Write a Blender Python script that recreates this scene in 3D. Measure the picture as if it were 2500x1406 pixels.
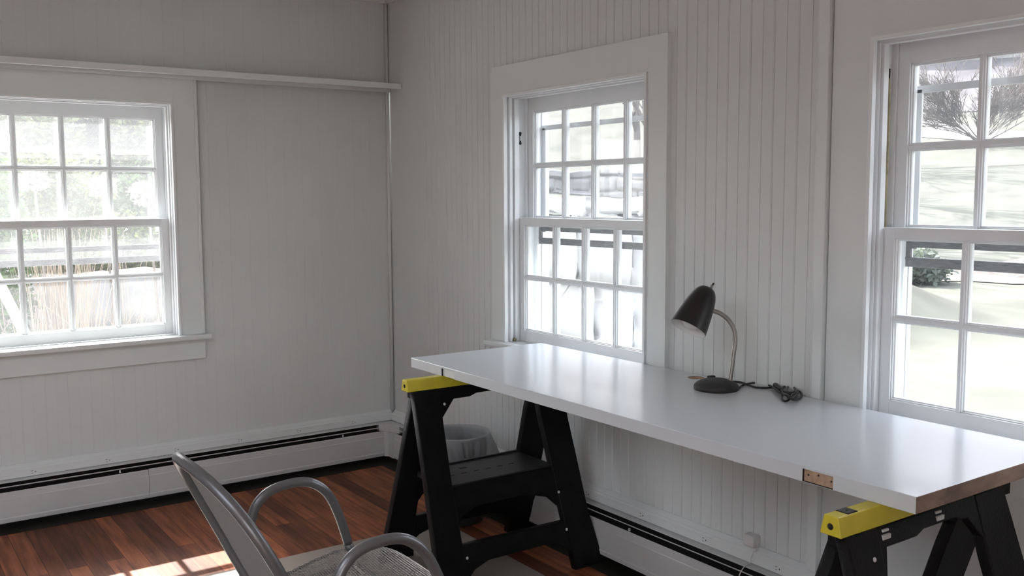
import bpy, bmesh, math, random
from mathutils import Vector, Matrix, noise

for o in list(bpy.data.objects):
    bpy.data.objects.remove(o, do_unlink=True)
C = bpy.context.scene.collection
SC = bpy.context.scene
rnd = random.Random(7)

# ------------------------------------------------------------------ camera
cam_d = bpy.data.cameras.new('camera')
cam = bpy.data.objects.new('camera', cam_d)
C.objects.link(cam)
cam_d.sensor_fit = 'HORIZONTAL'
cam_d.sensor_width = 36.0
cam_d.lens = 36.0 * 2331.79 / 2500.0
cam_d.clip_start = 0.05
cam_d.clip_end = 500
F = Vector((0.57105917, 0.81530627, -0.09574507))
R = Vector((0.81874847, -0.57412527, -0.0055784))
U = Vector((0.05951776, 0.07520553, 0.99539026))
mw = Matrix(((R.x, U.x, -F.x, -2.3232), (R.y, U.y, -F.y, -4.4092), (R.z, U.z, -F.z, 1.3556), (0, 0, 0, 1)))
cam.matrix_world = mw
SC.camera = cam

# ------------------------------------------------------------------ light and exposure
SC.view_settings.view_transform = 'Standard'
SC.view_settings.look = 'None'
SC.view_settings.exposure = EXPO = 0.53
SC.view_settings.gamma = 1
SC.view_settings.use_curve_mapping = False

world = bpy.data.worlds.new('sky')
SC.world = world
world.use_nodes = True
wn = world.node_tree
wn.nodes.clear()
w_out = wn.nodes.new('ShaderNodeOutputWorld')
w_bg = wn.nodes.new('ShaderNodeBackground')
w_sky = wn.nodes.new('ShaderNodeTexSky')
w_sky.sky_type = 'NISHITA'
w_sky.sun_disc = False
w_sky.sun_elevation = math.radians(43)
w_sky.sun_rotation = math.radians(0)
w_sky.air_density = 1.0
w_sky.dust_density = 3.0
w_hsv = wn.nodes.new('ShaderNodeHueSaturation')
w_hsv.inputs['Saturation'].default_value = 0.35
wn.links.new(w_sky.outputs[0], w_hsv.inputs['Color'])
wn.links.new(w_hsv.outputs[0], w_bg.inputs['Color'])
w_bg.inputs['Strength'].default_value = 1.2
wn.links.new(w_bg.outputs[0], w_out.inputs['Surface'])

sun_d = bpy.data.lights.new('sun', 'SUN')
sun = bpy.data.objects.new('sun', sun_d)
C.objects.link(sun)
sun_d.energy = 17.0
sun_d.angle = math.radians(0.55)
sun_d.color = (1.0, 0.975, 0.94)
sun_dir = Vector((-0.025, -1.0, -0.936)).normalized()
sun.rotation_euler = sun_dir.to_track_quat('-Z', 'Y').to_euler()
sun.location = (0, 20, 20)


# ------------------------------------------------------------------ materials
def mat(name, col, rough=0.5, metal=0.0, var=0.0, vscale=6.0, bump=0.0, bscale=40.0, spec=0.5, stretch=(1, 1, 1)):
    m = bpy.data.materials.new(name)
    m.use_nodes = True
    nt = m.node_tree
    b = nt.nodes['Principled BSDF']
    b.inputs['Roughness'].default_value = rough
    b.inputs['Metallic'].default_value = metal
    b.inputs['Specular IOR Level'].default_value = spec
    tc = nt.nodes.new('ShaderNodeTexCoord')
    mp = nt.nodes.new('ShaderNodeMapping')
    mp.inputs['Scale'].default_value = stretch
    nt.links.new(tc.outputs['Object'], mp.inputs['Vector'])
    nz = nt.nodes.new('ShaderNodeTexNoise')
    nz.inputs['Scale'].default_value = vscale
    nz.inputs['Detail'].default_value = 4
    nt.links.new(mp.outputs[0], nz.inputs['Vector'])
    rp = nt.nodes.new('ShaderNodeValToRGB')
    lo = [max(0, c * (1 - var)) for c in col]
    hi = [min(1, c * (1 + var)) for c in col]
    rp.color_ramp.elements[0].position = 0.3
    rp.color_ramp.elements[1].position = 0.7
    rp.color_ramp.elements[0].color = (*lo, 1)
    rp.color_ramp.elements[1].color = (*hi, 1)
    nt.links.new(nz.outputs['Fac'], rp.inputs['Fac'])
    nt.links.new(rp.outputs['Color'], b.inputs['Base Color'])
    if bump:
        n2 = nt.nodes.new('ShaderNodeTexNoise')
        n2.inputs['Scale'].default_value = bscale
        n2.inputs['Detail'].default_value = 3
        nt.links.new(mp.outputs[0], n2.inputs['Vector'])
        bp = nt.nodes.new('ShaderNodeBump')
        bp.inputs['Strength'].default_value = bump
        bp.inputs['Distance'].default_value = 0.01
        nt.links.new(n2.outputs['Fac'], bp.inputs['Height'])
        nt.links.new(bp.outputs[0], b.inputs['Normal'])
    return m


M = {}
M['wall'] = mat('wall_paint', (0.69, 0.71, 0.70), 0.6, var=0.02, vscale=3, bump=0.04, bscale=60, spec=0.25)
M['ceiling'] = mat('ceiling_paint', (0.80, 0.79, 0.77), 0.8, var=0.02)
M['trim'] = mat('trim_gloss_paint', (0.745, 0.775, 0.765), 0.38, var=0.015, vscale=5, bump=0.03, bscale=30, spec=0.4)
M['sash'] = mat('sash_paint', (0.825, 0.85, 0.86), 0.4, var=0.02, vscale=12, bump=0.03, bscale=60)
M['heater'] = mat('heater_enamel', (0.60, 0.605, 0.595), 0.4, var=0.04, vscale=5)
M['dark'] = mat('dark_slot', (0.012, 0.011, 0.010), 0.8)
M['white_plastic'] = mat('white_plastic', (0.72, 0.72, 0.70), 0.35)
M['black_plastic'] = mat('black_plastic', (0.006, 0.006, 0.0065), 0.5, var=0.3, vscale=20, bump=0.15, bscale=180, spec=0.16)
M['step_plastic'] = mat('worn_black_plastic', (0.022, 0.024, 0.025), 0.45, var=0.35, vscale=9, bump=0.15, bscale=150, spec=0.35)
M['yellow'] = mat('yellow_plastic', (0.62, 0.52, 0.035), 0.45, var=0.08, vscale=14)
M['bare_wood'] = mat('bare_wood', (0.45, 0.31, 0.21), 0.7, var=0.18, vscale=10, stretch=(1, 8, 8))
M['edge_wood'] = mat('stained_wood_edge', (0.27, 0.19, 0.14), 0.65, var=0.45, vscale=9, stretch=(1, 3, 3))
M['chair_metal'] = mat('silver_enamel', (0.20, 0.205, 0.21), 0.33, metal=0.55, var=0.04)
M['mesh_metal'] = mat('silver_mesh', (0.36, 0.36, 0.35), 0.4, metal=0.5)
M['lamp_black'] = mat('lamp_black_enamel', (0.012, 0.011, 0.012), 0.38, spec=0.5)
M['lamp_base'] = mat('lamp_base_textured', (0.022, 0.022, 0.023), 0.55, var=0.2, vscale=60, bump=0.2, bscale=300)
M['lamp_inside'] = mat('lamp_white_inside', (0.75, 0.74, 0.72), 0.5)
M['gooseneck'] = mat('brushed_nickel', (0.34, 0.33, 0.31), 0.35, metal=0.85)
M['rubber'] = mat('black_rubber', (0.008, 0.008, 0.008), 0.45)
M['alu'] = mat('storm_aluminium', (0.62, 0.63, 0.64), 0.5, metal=0.1, var=0.03)
M['alu_dark'] = mat('weathered_aluminium', (0.17, 0.17, 0.175), 0.6, metal=0.1, var=0.25, vscale=14, stretch=(3, 3, 12))
M['brass'] = mat('tarnished_brass', (0.28, 0.23, 0.13), 0.45, metal=0.8, var=0.2)
M['cord'] = mat('sash_cord_cotton', (0.42, 0.38, 0.25), 0.9, var=0.2, vscale=60)
M['mat'] = mat('grey_mat', (0.25, 0.215, 0.19), 0.55, var=0.05, vscale=3)
M['bin'] = mat('bin_plastic', (0.045, 0.05, 0.055), 0.5)
M['stone_pale'] = mat('pale_limestone', (0.40, 0.40, 0.40), 0.9, var=0.10, vscale=1.6, bump=0.5, bscale=5)
M['stone_grey'] = mat('grey_fieldstone', (0.20, 0.195, 0.19), 0.9, var=0.3, vscale=2.2, bump=0.5, bscale=8)
M['mulch'] = mat('mulch', (0.10, 0.083, 0.072), 0.95, var=0.5, vscale=9, bump=0.6, bscale=12)
M['path'] = mat('gravel', (0.15, 0.15, 0.16), 0.9, var=0.1)
M['bark'] = mat('grey_bark', (0.11, 0.095, 0.085), 0.9, var=0.2)
M['dry_stem'] = mat('dry_stems', (0.215, 0.17, 0.13), 0.8, var=0.15, vscale=3)
M['blossom'] = mat('dried_blossom', (0.27, 0.255, 0.235), 0.9, var=0.1)


def leaf_mat(name, col, var=0.35):
    m = mat(name, col, 0.55, var=var, vscale=5)
    nt = m.node_tree
    b = nt.nodes['Principled BSDF']
    tr = nt.nodes.new('ShaderNodeBsdfTranslucent')
    tr.inputs['Color'].default_value = (col[0] * 1.3, col[1] * 1.35, col[2], 1)
    mx = nt.nodes.new('ShaderNodeMixShader')
    mx.inputs[0].default_value = 0.28
    out = nt.nodes['Material Output']
    nt.links.new(b.outputs[0], mx.inputs[1])
    nt.links.new(tr.outputs[0], mx.inputs[2])
    nt.links.new(mx.outputs[0], out.inputs['Surface'])
    return m


M['leaf_green'] = leaf_mat('shrub_leaf', (0.052, 0.085, 0.026))
M['leaf_yellow'] = leaf_mat('young_leaf', (0.085, 0.10, 0.036))
M['leaf_grey'] = leaf_mat('grey_green_leaf', (0.07, 0.088, 0.07))


def glass_mat(name, haze, tint=(1, 1, 1)):
    m = bpy.data.materials.new(name)
    m.use_nodes = True
    nt = m.node_tree
    nt.nodes.clear()
    out = nt.nodes.new('ShaderNodeOutputMaterial')
    t = nt.nodes.new('ShaderNodeBsdfTransparent')
    t.inputs[0].default_value = (*tint, 1)
    g = nt.nodes.new('ShaderNodeBsdfGlossy')
    g.inputs['Roughness'].default_value = 0.02
    lw = nt.nodes.new('ShaderNodeLayerWeight')
    lw.inputs['Blend'].default_value = 0.5
    pw = nt.nodes.new('ShaderNodeMath')
    pw.operation = 'POWER'
    pw.inputs[1].default_value = 4.0
    nt.links.new(lw.outputs['Facing'], pw.inputs[0])
    fr = nt.nodes.new('ShaderNodeMapRange')
    fr.inputs['To Min'].default_value = 0.022
    fr.inputs['To Max'].default_value = 0.9
    nt.links.new(pw.outputs[0], fr.inputs['Value'])
    mx = nt.nodes.new('ShaderNodeMixShader')
    nt.links.new(fr.outputs[0], mx.inputs[0])
    nt.links.new(t.outputs[0], mx.inputs[1])
    nt.links.new(g.outputs[0], mx.inputs[2])
    tl = nt.nodes.new('ShaderNodeBsdfTranslucent')
    tl.inputs[0].default_value = (0.85, 0.88, 0.92, 1)
    nz = nt.nodes.new('ShaderNodeTexNoise')
    nz.inputs['Scale'].default_value = 3
    mr = nt.nodes.new('ShaderNodeMapRange')
    mr.inputs['To Min'].default_value = haze * 0.5
    mr.inputs['To Max'].default_value = haze * 1.5
    tc = nt.nodes.new('ShaderNodeTexCoord')
    nt.links.new(tc.outputs['Object'], nz.inputs['Vector'])
    nt.links.new(nz.outputs['Fac'], mr.inputs['Value'])
    m2 = nt.nodes.new('ShaderNodeMixShader')
    nt.links.new(mr.outputs[0], m2.inputs[0])
    nt.links.new(mx.outputs[0], m2.inputs[1])
    nt.links.new(tl.outputs[0], m2.inputs[2])
    nt.links.new(m2.outputs[0], out.inputs['Surface'])
    return m


M['glass'] = glass_mat('window_glass', 0.02)
M['storm_glass'] = glass_mat('dusty_storm_glass', 0.02)


def liner_mat():
    m = mat('bin_liner_film', (0.74, 0.76, 0.77), 0.3)
    nt = m.node_tree
    b = nt.nodes['Principled BSDF']
    t = nt.nodes.new('ShaderNodeBsdfTransparent')
    tr = nt.nodes.new('ShaderNodeBsdfTranslucent')
    tr.inputs[0].default_value = (0.7, 0.72, 0.73, 1)
    m1 = nt.nodes.new('ShaderNodeMixShader')
    m1.inputs[0].default_value = 0.4
    m2 = nt.nodes.new('ShaderNodeMixShader')
    m2.inputs[0].default_value = 0.42
    nt.links.new(b.outputs[0], m1.inputs[1])
    nt.links.new(tr.outputs[0], m1.inputs[2])
    nt.links.new(m1.outputs[0], m2.inputs[1])
    nt.links.new(t.outputs[0], m2.inputs[2])
    nt.links.new(m2.outputs[0], nt.nodes['Material Output'].inputs['Surface'])
    return m


M['liner'] = liner_mat()


def desk_mat():
    m = mat('door_slab_paint', (0.645, 0.68, 0.705), 0.20, var=0.0, vscale=2.5, spec=0.5)
    return m


M['desk'] = desk_mat()


def floor_mat():
    m = bpy.data.materials.new('floorboards')
    m.use_nodes = True
    nt = m.node_tree
    b = nt.nodes['Principled BSDF']
    tc = nt.nodes.new('ShaderNodeTexCoord')
    mp = nt.nodes.new('ShaderNodeMapping')
    mp.inputs['Rotation'].default_value = (0, 0, math.radians(90))
    nt.links.new(tc.outputs['Object'], mp.inputs['Vector'])
    br = nt.nodes.new('ShaderNodeTexBrick')
    br.offset = 0.37
    br.inputs['Scale'].default_value = 1.0
    br.inputs['Brick Width'].default_value = 1.1
    br.inputs['Row Height'].default_value = 0.066
    br.inputs['Mortar Size'].default_value = 0.0009
    br.inputs['Mortar Smooth'].default_value = 0.1
    br.inputs['Color1'].default_value = (0.115, 0.038, 0.019, 1)
    br.inputs['Color2'].default_value = (0.34, 0.115, 0.052, 1)
    br.inputs['Mortar'].default_value = (0.012, 0.006, 0.004, 1)
    nt.links.new(mp.outputs[0], br.inputs['Vector'])
    m2 = nt.nodes.new('ShaderNodeMapping')
    m2.inputs['Scale'].default_value = (14, 1.1, 1)
    nt.links.new(tc.outputs['Object'], m2.inputs['Vector'])
    nz = nt.nodes.new('ShaderNodeTexNoise')
    nz.inputs['Scale'].default_value = 3.0
    nz.inputs['Detail'].default_value = 5
    nt.links.new(m2.outputs[0], nz.inputs['Vector'])
    rp = nt.nodes.new('ShaderNodeValToRGB')
    rp.color_ramp.elements[0].position = 0.3
    rp.color_ramp.elements[0].color = (0.45, 0.42, 0.42, 1)
    rp.color_ramp.elements[1].position = 0.72
    rp.color_ramp.elements[1].color = (1.45, 1.4, 1.3, 1)
    nt.links.new(nz.outputs['Fac'], rp.inputs['Fac'])
    mx = nt.nodes.new('ShaderNodeMix')
    mx.data_type = 'RGBA'
    mx.blend_type = 'MULTIPLY'
    mx.inputs[0].default_value = 1
    nt.links.new(br.outputs['Color'], mx.inputs[6])
    nt.links.new(rp.outputs['Color'], mx.inputs[7])
    nt.links.new(mx.outputs[2], b.inputs['Base Color'])
    b.inputs['Roughness'].default_value = 0.42
    b.inputs['Specular IOR Level'].default_value = 0.18
    return m


M['floor'] = floor_mat()
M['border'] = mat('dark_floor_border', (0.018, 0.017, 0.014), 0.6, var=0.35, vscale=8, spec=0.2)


def lawn_mat():
    m = mat('winter_lawn', (0.074, 0.076, 0.064), 0.95, var=0.22, vscale=0.7, bump=0.3, bscale=6, spec=0.05)
    return m


M['lawn'] = lawn_mat()
M['woodland'] = mat('woodland_litter', (0.085, 0.080, 0.085), 0.95, var=0.3, vscale=0.5, spec=0.05)
M['leaf_litter'] = mat('leaf_litter', (0.12, 0.105, 0.09), 0.95, var=0.5, vscale=5, bump=0.5, bscale=15, spec=0.05)


# ------------------------------------------------------------------ mesh helpers
class MB:
    def __init__(self):
        self.v = []
        self.f = []
        self.m = []
        self.s = []

    def add(self, vs, fs, mi=0, smooth=False):
        o = len(self.v)
        self.v += [tuple(v) for v in vs]
        for f in fs:
            self.f.append([i + o for i in f])
            self.m.append(mi)
            self.s.append(smooth)
        return self

    def box(self, x0, x1, y0, y1, z0, z1, mi=0, b=0.0):
        x0, x1 = min(x0, x1), max(x0, x1)
        y0, y1 = min(y0, y1), max(y0, y1)
        z0, z1 = min(z0, z1), max(z0, z1)
        if b <= 0:
            vs = [(x, y, z) for x in (x0, x1) for y in (y0, y1) for z in (z0, z1)]
            fs = [(0, 1, 3, 2), (4, 6, 7, 5), (0, 4, 5, 1), (2, 3, 7, 6), (0, 2, 6, 4), (1, 5, 7, 3)]
            return self.add(vs, fs, mi)
        bm = bmesh.new()
        bmesh.ops.create_cube(bm, size=1)
        for v in bm.verts:
            v.co = ((x0 + x1) / 2 + v.co.x * (x1 - x0), (y0 + y1) / 2 + v.co.y * (y1 - y0), (z0 + z1) / 2 + v.co.z * (z1 - z0))
        bmesh.ops.bevel(bm, geom=list(bm.edges), offset=b, segments=2, affect='EDGES', profile=0.6)
        return self.frombm(bm, mi)

    def frombm(self, bm, mi=0, smooth=False):
        bm.verts.index_update()
        self.add([v.co[:] for v in bm.verts], [[v.index for v in f.verts] for f in bm.faces], mi, smooth)
        bm.free()
        return self

    def tube(self, pts, r, n=8, mi=0, smooth=True, caps=True, flat=None):
        pts = [Vector(p) for p in pts]
        k = len(pts)
        rs = r if isinstance(r, (list, tuple)) else [r] * k
        rings = []
        up = None
        for i, p in enumerate(pts):
            t = (pts[min(i + 1, k - 1)] - pts[max(i - 1, 0)])
            if t.length < 1e-9:
                t = Vector((0, 0, 1))
            t.normalize()
            if up is None:
                a = Vector((0, 0, 1)) if abs(t.z) < 0.9 else Vector((1, 0, 0))
                up = (a - t * a.dot(t)).normalized()
            else:
                up = (up - t * up.dot(t))
                if up.length < 1e-6:
                    up = Vector((1, 0, 0))
                up.normalize()
            sd = t.cross(up)
            ring = []
            for j in range(n):
                a = 2 * math.pi * j / n
                ring.append(p + (up * math.cos(a) + sd * math.sin(a)) * rs[i])
            rings.append(ring)
        vs = [v for ring in rings for v in ring]
        fs = []
        for i in range(k - 1):
            for j in range(n):
                fs.append((i * n + j, i * n + (j + 1) % n, (i + 1) * n + (j + 1) % n, (i + 1) * n + j))
        if caps:
            fs.append(tuple(range(n - 1, -1, -1)))
            fs.append(tuple((k - 1) * n + j for j in range(n)))
        return self.add(vs, fs, mi, smooth)

    def lathe(self, prof, n=32, org=(0, 0, 0), axis=(0, 0, 1), mi=0, smooth=True, close=False):
        ax = Vector(axis).normalized()
        a = Vector((1, 0, 0)) if abs(ax.x) < 0.9 else Vector((0, 1, 0))
        e1 = (a - ax * a.dot(ax)).normalized()
        e2 = ax.cross(e1)
        o = Vector(org)
        vs = []
        for (r, h) in prof:
            for j in range(n):
                t = 2 * math.pi * j / n
                vs.append(o + ax * h + (e1 * math.cos(t) + e2 * math.sin(t)) * r)
        fs = []
        for i in range(len(prof) - 1):
            for j in range(n):
                fs.append((i * n + j, i * n + (j + 1) % n, (i + 1) * n + (j + 1) % n, (i + 1) * n + j))
        return self.add(vs, fs, mi, smooth)

    def prism(self, poly, axis, a0, a1, mi=0):
        """poly: list of 2D points in the plane perpendicular to axis ('x': (y,z), 'y': (x,z), 'z': (x,y))"""
        def P(p, a):
            return {'x': (a, p[0], p[1]), 'y': (p[0], a, p[1]), 'z': (p[0], p[1], a)}[axis]
        n = len(poly)
        vs = [P(p, a0) for p in poly] + [P(p, a1) for p in poly]
        fs = [(i, (i + 1) % n, n + (i + 1) % n, n + i) for i in range(n)]
        fs += [tuple(range(n - 1, -1, -1)), tuple(range(n, 2 * n))]
        return self.add(vs, fs, mi)

    def build(self, name, mats, parent=None, recalc=True):
        me = bpy.data.meshes.new(name)
        me.from_pydata(self.v, [], self.f)
        if not isinstance(mats, (list, tuple)):
            mats = [mats]
        for m in mats:
            me.materials.append(M[m] if isinstance(m, str) else m)
        me.polygons.foreach_set('material_index', self.m)
        me.polygons.foreach_set('use_smooth', self.s)
        if recalc:
            bm = bmesh.new()
            bm.from_mesh(me)
            bmesh.ops.recalc_face_normals(bm, faces=bm.faces)
            bm.to_mesh(me)
            bm.free()
        me.update()
        o = bpy.data.objects.new(name, me)
        C.objects.link(o)
        if parent:
            o.parent = parent
            o.matrix_parent_inverse = parent_world(parent).inverted()
        return o


def parent_world(o):
    m = Matrix.Translation(o.location) @ o.rotation_euler.to_matrix().to_4x4()
    if o.parent:
        return parent_world(o.parent) @ o.matrix_parent_inverse @ m
    return m


def empty(name, loc=(0, 0, 0)):
    o = bpy.data.objects.new(name, None)
    C.objects.link(o)
    o.location = loc
    o.empty_display_size = 0.1
    return o


def tag(o, label=None, cat=None, group=None, kind=None):
    if label:
        o['label'] = label
    if cat:
        o['category'] = cat
    if group:
        o['group'] = group
    if kind:
        o['kind'] = kind
    return o


def boolean(obj, cutter_mb):
    cut = cutter_mb.build('cutter', 'dark')
    md = obj.modifiers.new('b', 'BOOLEAN')
    md.operation = 'DIFFERENCE'
    md.solver = 'EXACT'
    md.object = cut
    dg = bpy.context.evaluated_depsgraph_get()
    me = bpy.data.meshes.new_from_object(obj.evaluated_get(dg))
    obj.modifiers.clear()
    obj.data = me
    bpy.data.objects.remove(cut, do_unlink=True)


def bevel(o, w=0.002, seg=2):
    md = o.modifiers.new('bevel', 'BEVEL')
    md.width = w
    md.segments = seg
    md.limit_method = 'ANGLE'
    md.angle_limit = math.radians(40)
    return o


def smooth_pts(pts, n=8):
    """Catmull-Rom through points"""
    P = [Vector(p) for p in pts]
    P = [P[0] * 2 - P[1]] + P + [P[-1] * 2 - P[-2]]
    out = []
    for i in range(1, len(P) - 2):
        for k in range(n):
            t = k / n
            a, b, c, d = P[i - 1], P[i], P[i + 1], P[i + 2]
            out.append(0.5 * ((2 * b) + (c - a) * t + (2 * a - 5 * b + 4 * c - d) * t * t + (3 * b - a - 3 * c + d) * t ** 3))
    out.append(P[-2])
    return out


# ------------------------------------------------------------------ room shell
X0, Y0, ZC = -5.2, -6.6, 2.339   # far corner of the room behind the camera, ceiling height
WT = 0.20                        # wall thickness
OPW = 0.4385                     # half width of the sash openings
ZS, ZH = 0.734, 1.779            # stool and head heights
W1C, W2C, W3C = -1.5245, -1.5035, -3.2475   # centres: window_1 along x, window_2/3 along y


def bead_wall(name, axis, a0, a1, openings, pitch, phase, depth, z0=-0.02, z1=ZC + 0.02, skip=()):
    """Beadboard wall skin facing the room (thin groove geometry) plus the solid behind it.
    axis 'y' : wall in the plane x = 0 running along y ; axis 'x' : plane y = 0 running along x."""
    mb = MB()

    def P(a, d, z):
        return (d, a, z) if axis == 'y' else (a, d, z)
    cuts = sorted(set([a0, a1] + [c for o in openings for c in (o[0], o[1])]))
    for i in range(len(cuts) - 1):
        c0, c1 = cuts[i], cuts[i + 1]
        mid = (c0 + c1) / 2
        zs = [(z0, z1)]
        for o in openings:
            if o[0] < mid < o[1]:
                zs = [(z0, o[2]), (o[3], z1)]
        k0 = math.ceil((c0 + 0.006 - phase) / pitch)
        gs = []
        k = k0
        while phase + k * pitch < c1 - 0.006:
            gs.append((phase + k * pitch, k))
            k += 1
        for (zz0, zz1) in zs:
            a = c0
            prof = [(c0, 0.0)]
            for g, k in gs:
                if any(s[0] < g < s[1] for s in skip):
                    continue
                w = 0.0016
                prof += [(g - w, 0), (g - w * 0.3, depth), (g + w * 0.3, depth), (g + w, 0)]
                if k % 2 == 0:
                    h = g + 0.0052
                    prof += [(g + 0.0022, -0.0004), (h - 0.0014, -0.0004), (h - 0.0008, 0.0), (h, depth * 0.45), (h + 0.0009, 0)]
            prof.append((c1, 0.0))
            n = len(prof)
            vs = [P(p[0], p[1], zz0) for p in prof] + [P(p[0], p[1], zz1) for p in prof]
            mb.add(vs, [(j, j + 1, n + j + 1, n + j) for j in range(n - 1)])
            b0, b1 = P(c0, depth + 0.001, zz0), P(c1, WT, zz1)
            mb.box(b0[0], b1[0], b0[1], b1[1], b0[2], b1[2])
    o = mb.build(name, 'wall', recalc=False)
    return tag(o, kind='structure')


op1 = (W1C - OPW - 0.012, W1C + OPW + 0.012, ZS - 0.03, ZH + 0.012)
op2 = (W2C - OPW - 0.012, W2C + OPW + 0.012, ZS - 0.03, ZH + 0.012)
op3 = (W3C - OPW - 0.012, W3C + OPW + 0.012, ZS - 0.03, ZH + 0.012)
bead_wall('wall_left', 'x', X0, 0.0, [op1], 0.0455, -0.02, 0.0004)
bead_wall('wall_right', 'y', Y0, 0.0, [op2, op3], 0.0455, -2.109, 0.0026, skip=((-9, -2.69), (-0.35, 0)))

mb = MB()
mb.box(X0 - WT, WT, Y0 - WT, WT, -0.12, 0.0)
tag(mb.build('floor', 'floor'), kind='structure')
ADDED_SKYLIGHTS = [(-4.9, -3.1, -4.4, -2.5)]     # unseen roof opening above and behind the camera, added to light the room
mb = MB()
gx = sorted(set([X0 - WT, WT] + [v for k in ADDED_SKYLIGHTS for v in k[:2]]))
gy = sorted(set([Y0 - WT, WT] + [v for k in ADDED_SKYLIGHTS for v in k[2:]]))
for i in range(len(gx) - 1):
    for j in range(len(gy) - 1):
        cx, cy = (gx[i] + gx[i + 1]) / 2, (gy[j] + gy[j + 1]) / 2
        if not any(k[0] < cx < k[1] and k[2] < cy < k[3] for k in ADDED_SKYLIGHTS):
            mb.box(gx[i], gx[i + 1], gy[j], gy[j + 1], ZC, ZC + 0.15)
tag(mb.build('ceiling', 'ceiling'), kind='structure')
# the two walls behind the camera, one of them with an opening added to let in more light
mb = MB()
mb.box(X0 - WT, X0, Y0 - WT, WT, -0.02, ZC + 0.02)
tag(mb.build('wall_back', 'wall'), kind='structure')
mb = MB()
RW = (-4.6, -2.9, 0.9, 2.05)
mb.box(X0, RW[0], Y0 - WT, Y0, -0.02, ZC + 0.02)
mb.box(RW[1], WT, Y0 - WT, Y0, -0.02, ZC + 0.02)
mb.box(RW[0], RW[1], Y0 - WT, Y0, -0.02, RW[2])
mb.box(RW[0], RW[1], Y0 - WT, Y0, RW[3], ZC + 0.02)
tag(mb.build('wall_rear', 'wall'), kind='structure')


def added_window_frame(name, axis, plane, a0, a1, z0, z1):
    mb = MB()

    def bx(a, b, c, d):
        if axis == 'y':
            mb.box(plane - 0.03, plane + 0.03, a, b, c, d)
        else:
            mb.box(a, b, plane - 0.03, plane + 0.03, c, d)
    bx(a0, a1, z0, z0 + 0.06)
    bx(a0, a1, z1 - 0.06, z1)
    bx(a0, a0 + 0.06, z0, z1)
    bx(a1 - 0.06, a1, z0, z1)
    bx(a0, a1, (z0 + z1) / 2 - 0.02, (z0 + z1) / 2 + 0.02)
    for t in (0.25, 0.5, 0.75):
        a = a0 + (a1 - a0) * t
        bx(a - 0.012, a + 0.012, z0, z1)
    tag(mb.build(name, 'sash'), kind='structure')


added_window_frame('window_4', 'x', Y0 - 0.1, RW[0], RW[1], RW[2], RW[3])  # frame of the unseen rear opening, added to brighten the room


for n_, k in enumerate(ADDED_SKYLIGHTS):
    mb = MB()
    for t in (0.0, 0.5, 1.0):
        x = k[0] + (k[1] - k[0]) * t
        mb.box(x - 0.03, x + 0.03, k[2], k[3], ZC + 0.10, ZC + 0.16)
    for y in (k[2], k[3]):
        mb.box(k[0], k[1], y - 0.03, y + 0.03, ZC + 0.10, ZC + 0.16)
    tag(mb.build('window_%d' % (5 + n_), 'sash'), kind='structure')  # frame bars of the added roof opening

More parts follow.
